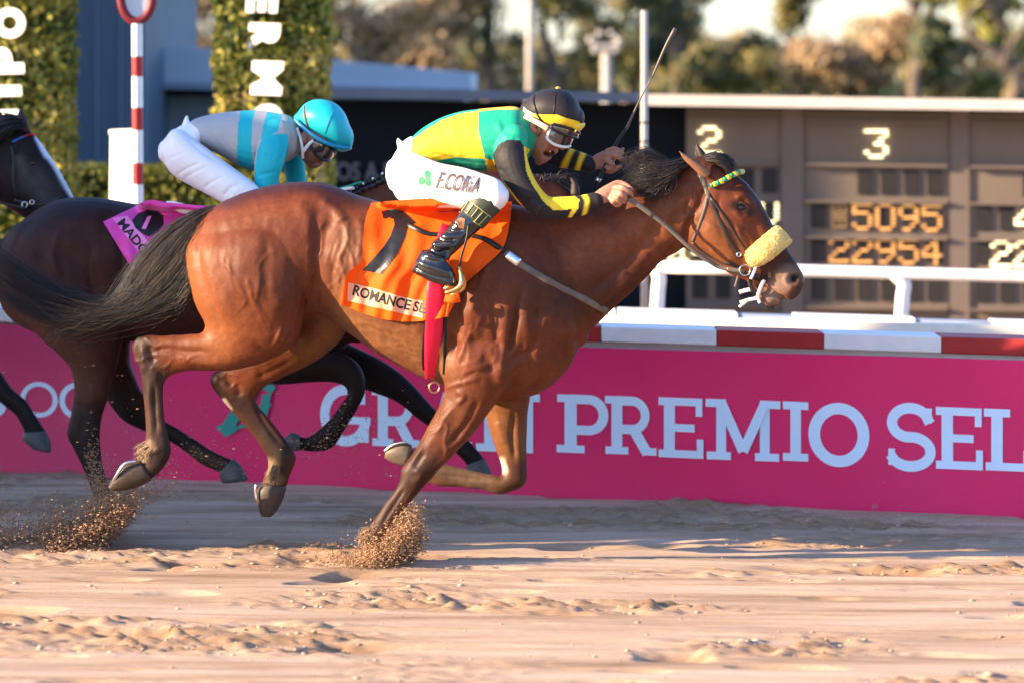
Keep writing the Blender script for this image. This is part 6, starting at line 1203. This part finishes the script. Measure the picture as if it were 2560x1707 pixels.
# ---- second jockey
J2 = H2; j2 = empty('person', Vector(J2.pt(520, 520, -.1)), 'jockey in grey and turquoise silks with turquoise cap, head bowed, riding the shaded horse', 'person')
def torso2(mb, g=0):
    loft(mb, [(470, 315, 480, 380, .11), (487-g, 298-g, 510, 370+g, .135), (543, 284-g, 560, 395+g, .15), (599, 278-g, 605, 420+g, .165), (645, 276-g, 650, 430+g, .175), (692, 282-g, 690, 420+g, .175), (728, 293-g, 728, 400+g, .15), (750+g, 320, 748+g, 385, .09)], J2, 4, 2.2, 26)
def narm2(mb, g=0): limb(mb, [(695, 325, 34+g, -.14), (682, 368, 38+g, -.18), (672, 410, 36+g, -.20), (666, 450, 31+g, -.20), (664, 490, 28+g, -.19), (680, 520, 24+g, -.18), (720, 520, 20+g, -.16)], J2, 4, .95, 16)
def farm2(mb, g=0): limb(mb, [(720, 340, 32+g, .14), (730, 390, 28+g, .18), (738, 430, 26+g, .19), (744, 470, 24+g, .18), (760, 500, 20+g, .16)], J2, 4, .95, 16)
mb = MB(); core(mb, [(480, 350, 28, 0), (560, 345, 38, 0), (640, 350, 48, 0), (710, 340, 38, 0)], J2); narm2(mb, -9); farm2(mb, -9)
loft(mb, [(745, 290, 738, 372, .05), (765, 272, 752, 396, .085), (792, 262, 768, 412, .10), (820, 266, 782, 412, .10), (838, 280, 800, 402, .09), (850, 305, 822, 394, .065)], J2, 4, 2.15, 22, cap=.3)
limb(mb, [(715, 340, 36, 0), (740, 350, 33, 0), (760, 358, 28, 0)], J2); limb(mb, [(812, 386, 9, 0), (818, 395, 8, 0), (818, 401, 6.5, 0)], J2); limb(mb, [(800, 404, 10, 0), (788, 410, 12, 0), (774, 411, 10, 0)], J2, flat=1.6)
limb(mb, [(762, 332, 7, -.10), (759, 345, 9, -.105), (764, 358, 6, -.1)], J2, flat=.5)
hand(mb, [(725, 520, 15, -.16), (748, 512, 18, -.15), (765, 506, 16, -.14)], [[(762, 498, 7, -.16), (776, 504, 7, -.15)], [(762, 506, 7, -.17), (774, 514, 7, -.16)], [(756, 514, 7, -.17), (766, 522, 7, -.16)], [(750, 520, 6.5, -.16), (758, 528, 6, -.15)]], [(748, 500, 8, -.14), (768, 494, 7, -.13)], J2)
hand(mb, [(765, 500, 15, .15), (785, 492, 17, .14), (800, 486, 15, .13)], [[(798, 478, 7, .11), (810, 484, 7, .10)], [(798, 488, 7, .10), (808, 496, 7, .10)], [(794, 496, 7, .11), (802, 504, 7, .11)], [(788, 502, 6, .12), (794, 510, 6, .12)]], [(785, 478, 8, .13), (802, 472, 7, .12)], J2)
for s in (-1, 1): limb(mb, [(455, 380, 36, s*.10), (520, 430, 32, s*.17), (590, 475, 28, s*.225), (640, 505, 24, s*.25)], J2); limb(mb, [(640, 505, 22, s*.28), (590, 580, 14, s*.31), (550, 650, 11, s*.33)], J2); limb(mb, [(548, 658, 10, s*.34), (580, 675, 9, s*.345)], J2)
me = remesh(mb, .004, 2)
sculpt(me, J2, [([(795, 407), (802, 404)], 3, -.005), ([(760, 345)], 4, -.006), ([(775, 380), (790, 392)], 8, .003)])
paint(me, J2, (.30, .14, .09), [('line', [(795, 407), (806, 403)], 2.5, (.20, .05, .04)), ('line', [(752, 328), (758, 322), (768, 326)], 7, (.02, .015, .012)), ('line', [(770, 405), (785, 412)], 6, (.2, .10, .075), 9, -9, .6)])
organic('body', me, M['skin'], j2)
mb = MB(); torso2(mb); narm2(mb); farm2(mb); me = remesh(mb, .0048, 3)
sculpt(me, J2, [([(640, 400), (655, 355), (690, 332)], 6, -.007), ([(520, 330), (570, 390), (610, 425)], 6, -.004), ([(540, 320), (590, 380)], 5, .003), ([(515, 360), (560, 400)], 4, .003), ([(700, 330), (712, 370), (700, 410)], 6, -.005), ([(660, 380), (690, 390)], 5, -.003), ([(645, 440), (690, 430)], 5, -.004), ([(725, 330), (715, 380), (700, 420)], 4, .004), ([(735, 350), (722, 400)], 4, -.004), ([(600, 300), (605, 370)], 5, -.002)])
paint(me, J2, GRY, [('poly', [(602, 262), (642, 262), (632, 300), (628, 350), (632, 400), (640, 460), (596, 460), (592, 400), (594, 330)], CYA), ('poly', [(672, 262), (712, 262), (702, 300), (695, 330), (650, 350), (660, 310)], CYA, -.04), ('poly', [(660, 335), (720, 336), (722, 370), (712, 420), (700, 560), (610, 560), (636, 430), (644, 376)], CYA, -.115), ('poly', [(700, 380), (800, 380), (800, 560), (690, 560)], CYA, 9, .06)])
organic('silk_jacket', me, M['silk'], j2)
mb = MB(); loft(mb, [(500, 300, 506, 360, .13), (470, 308, 490, 400, .155), (440, 322, 460, 430, .16), (415, 350, 430, 420, .12)], J2, 4, 2.2, 24)
for s in (-1, 1): loft(mb, [(408, 352, 408, 405, .08, s*.09), (440, 322, 430, 436, .115, s*.12), (500, 358, 470, 462, .11, s*.15), (545, 392, 505, 480, .10, s*.18), (595, 428, 545, 502, .095, s*.22), (640, 462, 585, 530, .085, s*.25), (672, 500, 620, 560, .075, s*.27)], J2, 4, 2.1, 22, .5)
limb(mb, [(466, 320, 14, -.03), (466, 304, 8, -.03), (467, 292, 3.5, -.03)], J2, flat=1.5)
for s in (-1, 1): limb(mb, [(640, 510, 34, s*.28), (610, 550, 28, s*.30)], J2)
me = remesh(mb, .005, 3)
sculpt(me, J2, [([(470, 345), (500, 375), (540, 400)], 6, -.005), ([(440, 440), (470, 420), (500, 408)], 4, -.004), ([(455, 450), (490, 430), (520, 415)], 3.5, -.003), ([(510, 470), (530, 455), (560, 440)], 4, -.004), ([(560, 490), (575, 470), (600, 460)], 4, -.006), ([(575, 500), (590, 480), (612, 470)], 4, .004), ([(450, 370), (480, 360), (505, 372)], 5, .003), ([(420, 400), (450, 385), (470, 380)], 4, -.002)])
organic('breeches', me, M['breeches'], j2)
for s in (-1, 1):
    mb = MB(); limb(mb, [(632, 520, 36, s*.285), (600, 572, 30, s*.30), (565, 625, 27, s*.32), (548, 650, 27, s*.335)], J2, 4, .85, 16); loft(mb, [(520, 640, 575, 648, .05, s*.34), (510, 665, 600, 680, .052, s*.345), (530, 690, 612, 700, .045, s*.345)], J2, 3, 2.3, 16, .3)
    me = remesh(mb, .006, 2); organic('boot', me, M['boot_black'], j2)
M['cap_cyan'] = mat('cap_turquoise', CYA, .45, .05, 12, .0006, 40); M['cyan_dark'] = mat('turquoise_trim', (.015, .22, .40), .5)
cap2, cme = dome([(742, 285, 737, 305, .06), (760, 262, 752, 324, .10), (785, 250, 772, 340, .125), (812, 250, 795, 356, .132), (840, 260, 820, 368, .128), (862, 284, 842, 376, .112), (876, 318, 866, 374, .08)], J2, M['cap_cyan'], j2, 'cap')
T2C = bvh(cme)
mb = MB(); limb(mb, [(738, 300, 4.5, -.09), (760, 322, 5, -.118), (786, 342, 5, -.13), (815, 358, 5, -.13), (845, 368, 5, -.105), (872, 371, 5, -.06)], J2); setpar(mb.build('brim_trim', M['cyan_dark'], smooth=True), cap2)
mb = MB(); loft(mb, [(846, 352, 842, 378, .09), (862, 362, 858, 380, .085), (878, 367, 876, 376, .055)], J2, 4, 2.3, 20, .5); setpar(mb.build('peak', M['cap_cyan'], smooth=True), cap2)
strap('goggle_elastic', [(763, 264), (762, 285), (768, 310), (780, 338)], 8, J2, M['leather_grey'], cap2, T2C, .003, .003); strap('seam', [(838, 274), (824, 300), (812, 336)], 2.5, J2, M['cyan_dark'], cap2, T2C, .002, .001)
strap('chin_strap', [(742, 320, -.10), (752, 350, -.112), (756, 375, -.105), (757, 398, -.09)], 7, J2, M['tape'], cap2); strap('chin_strap', [(784, 352, -.115), (770, 364, -.113), (758, 380, -.107)], 9, J2, M['tape'], cap2)
goggles([(782, 358, -.112), (796, 372, -.105), (812, 382, -.085), (826, 389, -.05), (832, 392, 0), (826, 389, .045)], J2, j2, None, None, M['leather_black'], 6, 18, .55)

# ================================================================== dirt thrown up by the hooves
def grain_mesh(name, P, r, m, seed):
    g = np.random.default_rng(seed); n = len(P); base = np.array([(1.7, 0, 0), (-1.7, 0, 0), (0, 1, 0), (0, -1, 0), (0, 0, .75), (0, 0, -.75)])
    V = base[None]*r[:, None, None]*g.uniform(.6, 1.4, (n, 6, 1)); a = g.uniform(0, 6.28, n)*.5; ca, sa = np.cos(a), np.sin(a)
    V = np.stack([V[..., 0]*ca[:, None]-V[..., 1]*sa[:, None], V[..., 0]*sa[:, None]+V[..., 1]*ca[:, None], V[..., 2]], -1)+P[:, None, :]; V = V.reshape(-1, 3)
    T = np.array([(0, 2, 4), (2, 1, 4), (1, 3, 4), (3, 0, 4), (2, 0, 5), (1, 2, 5), (3, 1, 5), (0, 3, 5)]); Fa = (T[None]+6*np.arange(n)[:, None, None]).reshape(-1, 3).astype(np.int32)
    me = bpy.data.meshes.new(name); me.vertices.add(len(V)); me.vertices.foreach_set('co', V.astype(np.float32).ravel()); me.loops.add(Fa.size); me.loops.foreach_set('vertex_index', Fa.ravel()); me.polygons.add(len(Fa)); me.polygons.foreach_set('loop_start', (np.arange(len(Fa))*3).astype(np.int32)); me.update(calc_edges=True); me.materials.append(m)
    o = bpy.data.objects.new(name, me); C.objects.link(o); return o
def spray(cx, cy, Y, n, fan, label, sd, big=1.0, dY=.10, pw=.8):
    """fan of crumbs between two directions, gathered in ragged clumps"""
    g = np.random.default_rng(sd); n = int(n*6); nc = 150; ct = g.random(nc)**pw; cq = g.random(nc); cw = g.uniform(.3, 1.6, nc); k = g.integers(0, nc, n); inn = g.random(n) < .55
    t = np.where(inn, np.abs(ct[k]+g.normal(size=n)*.05*cw[k]), g.random(n)**pw); q = np.where(inn, cq[k]+g.normal(size=n)*.06*cw[k], g.random(n)); a, b = fan
    edge = .75+.5*vnoise(q*9+30, q*0+sd, sd); t = t*edge
    x = cx+(a[0]*(1-q)+b[0]*q)*t+g.normal(size=n)*9; y = cy+(a[1]*(1-q)+b[1]*q)*t+g.normal(size=n)*(6+5*t)-6*t*g.random(n)**3*14; YY_ = Y+g.normal(size=n)*dY; d = YY_+16
    P = np.stack([(x-1280)/F*d, YY_, CH-(y-HOR)/F*d], 1); P[:, 2] = np.where(P[:, 2] < 0, np.abs(g.normal(size=n))*.01, P[:, 2])
    r = (.0007+.0050*g.random(n)**6)*big
    o = grain_mesh('dirt_spray', P, r, M['dirt'], sd); tag(o, label, 'flying dirt', 'dirt thrown up by galloping hooves', 'stuff'); return o
M['dirt'] = mat('damp_dirt', (.34, .20, .11), .9, .35, 30, .001, 200)
Yf = H1.pt(925, 1400, -.16)[1]
spray(900, 1428, Yf-.05, 6500, [(110, 0), (150, -135)], 'fan of brown dirt bursting forward of the planted front hoof', 3, 1.1, .06, .9)
spray(930, 1432, Yf-.05, 3200, [(-25, -30), (120, -60)], 'dense heap of brown dirt around the planted front hoof', 4, 1.1, .06)
spray(890, 1432, Yf-.02, 700, [(-150, -12), (60, -40)], 'thin scatter of dirt trailing behind the planted front hoof', 5, .8)
Yb = .55
spray(230, 1402, Yb, 7500, [(-220, -25), (140, -150)], 'wide low cloud of brown dirt around the second horse hind hoof', 6, 1.05, .12, .95)
spray(120, 1400, Yb-.1, 6000, [(-10, -20), (270, -165)], 'dark clotted dirt burst left of the second horse hind hoof', 7, 1.25, .08, .75)
spray(262, 1390, Yb+.2, 3000, [(-40, -230), (70, -120)], 'thin spray of dirt rising along the second horse hind leg', 8, .8, .15)
spray(-40, 1402, Yb, 1500, [(10, -100), (240, -60)], 'scattered dirt low at the left edge of the frame', 9, 1.0, .15)
mb = MB(); rr_ = random.Random(5)
for k in range(900):
    x = rr_.uniform(0, 1100); y = rr_.uniform(900, 1390); x += rr_.gauss(0, 20)
    if rr_.random() > math.exp(-((1390-y)/220)): continue
    YY_ = rr_.uniform(.2, 1.2); p = W(x, y, YY_)
    if p.z > .01: clod(p, .0016+.0035*rr_.random()**2, .6)
for cx_, cy_, sx_, sy_, n_ in ((880, 1075, 50, 40, 160), (810, 1110, 50, 22, 150), (560, 1150, 60, 30, 120), (430, 1130, 80, 60, 80)):
    for k in range(n_):
        p = W(rr_.gauss(cx_, sx_), rr_.gauss(cy_, sy_), .75+rr_.gauss(0, .08)); clod(p, .0012+.0025*rr_.random()**2, .6)
tag(mb.build('airborne_grit', M['dirt'], smooth=True), 'fine sand grains flying in the air between the horses legs', 'flying dirt', kind='stuff')
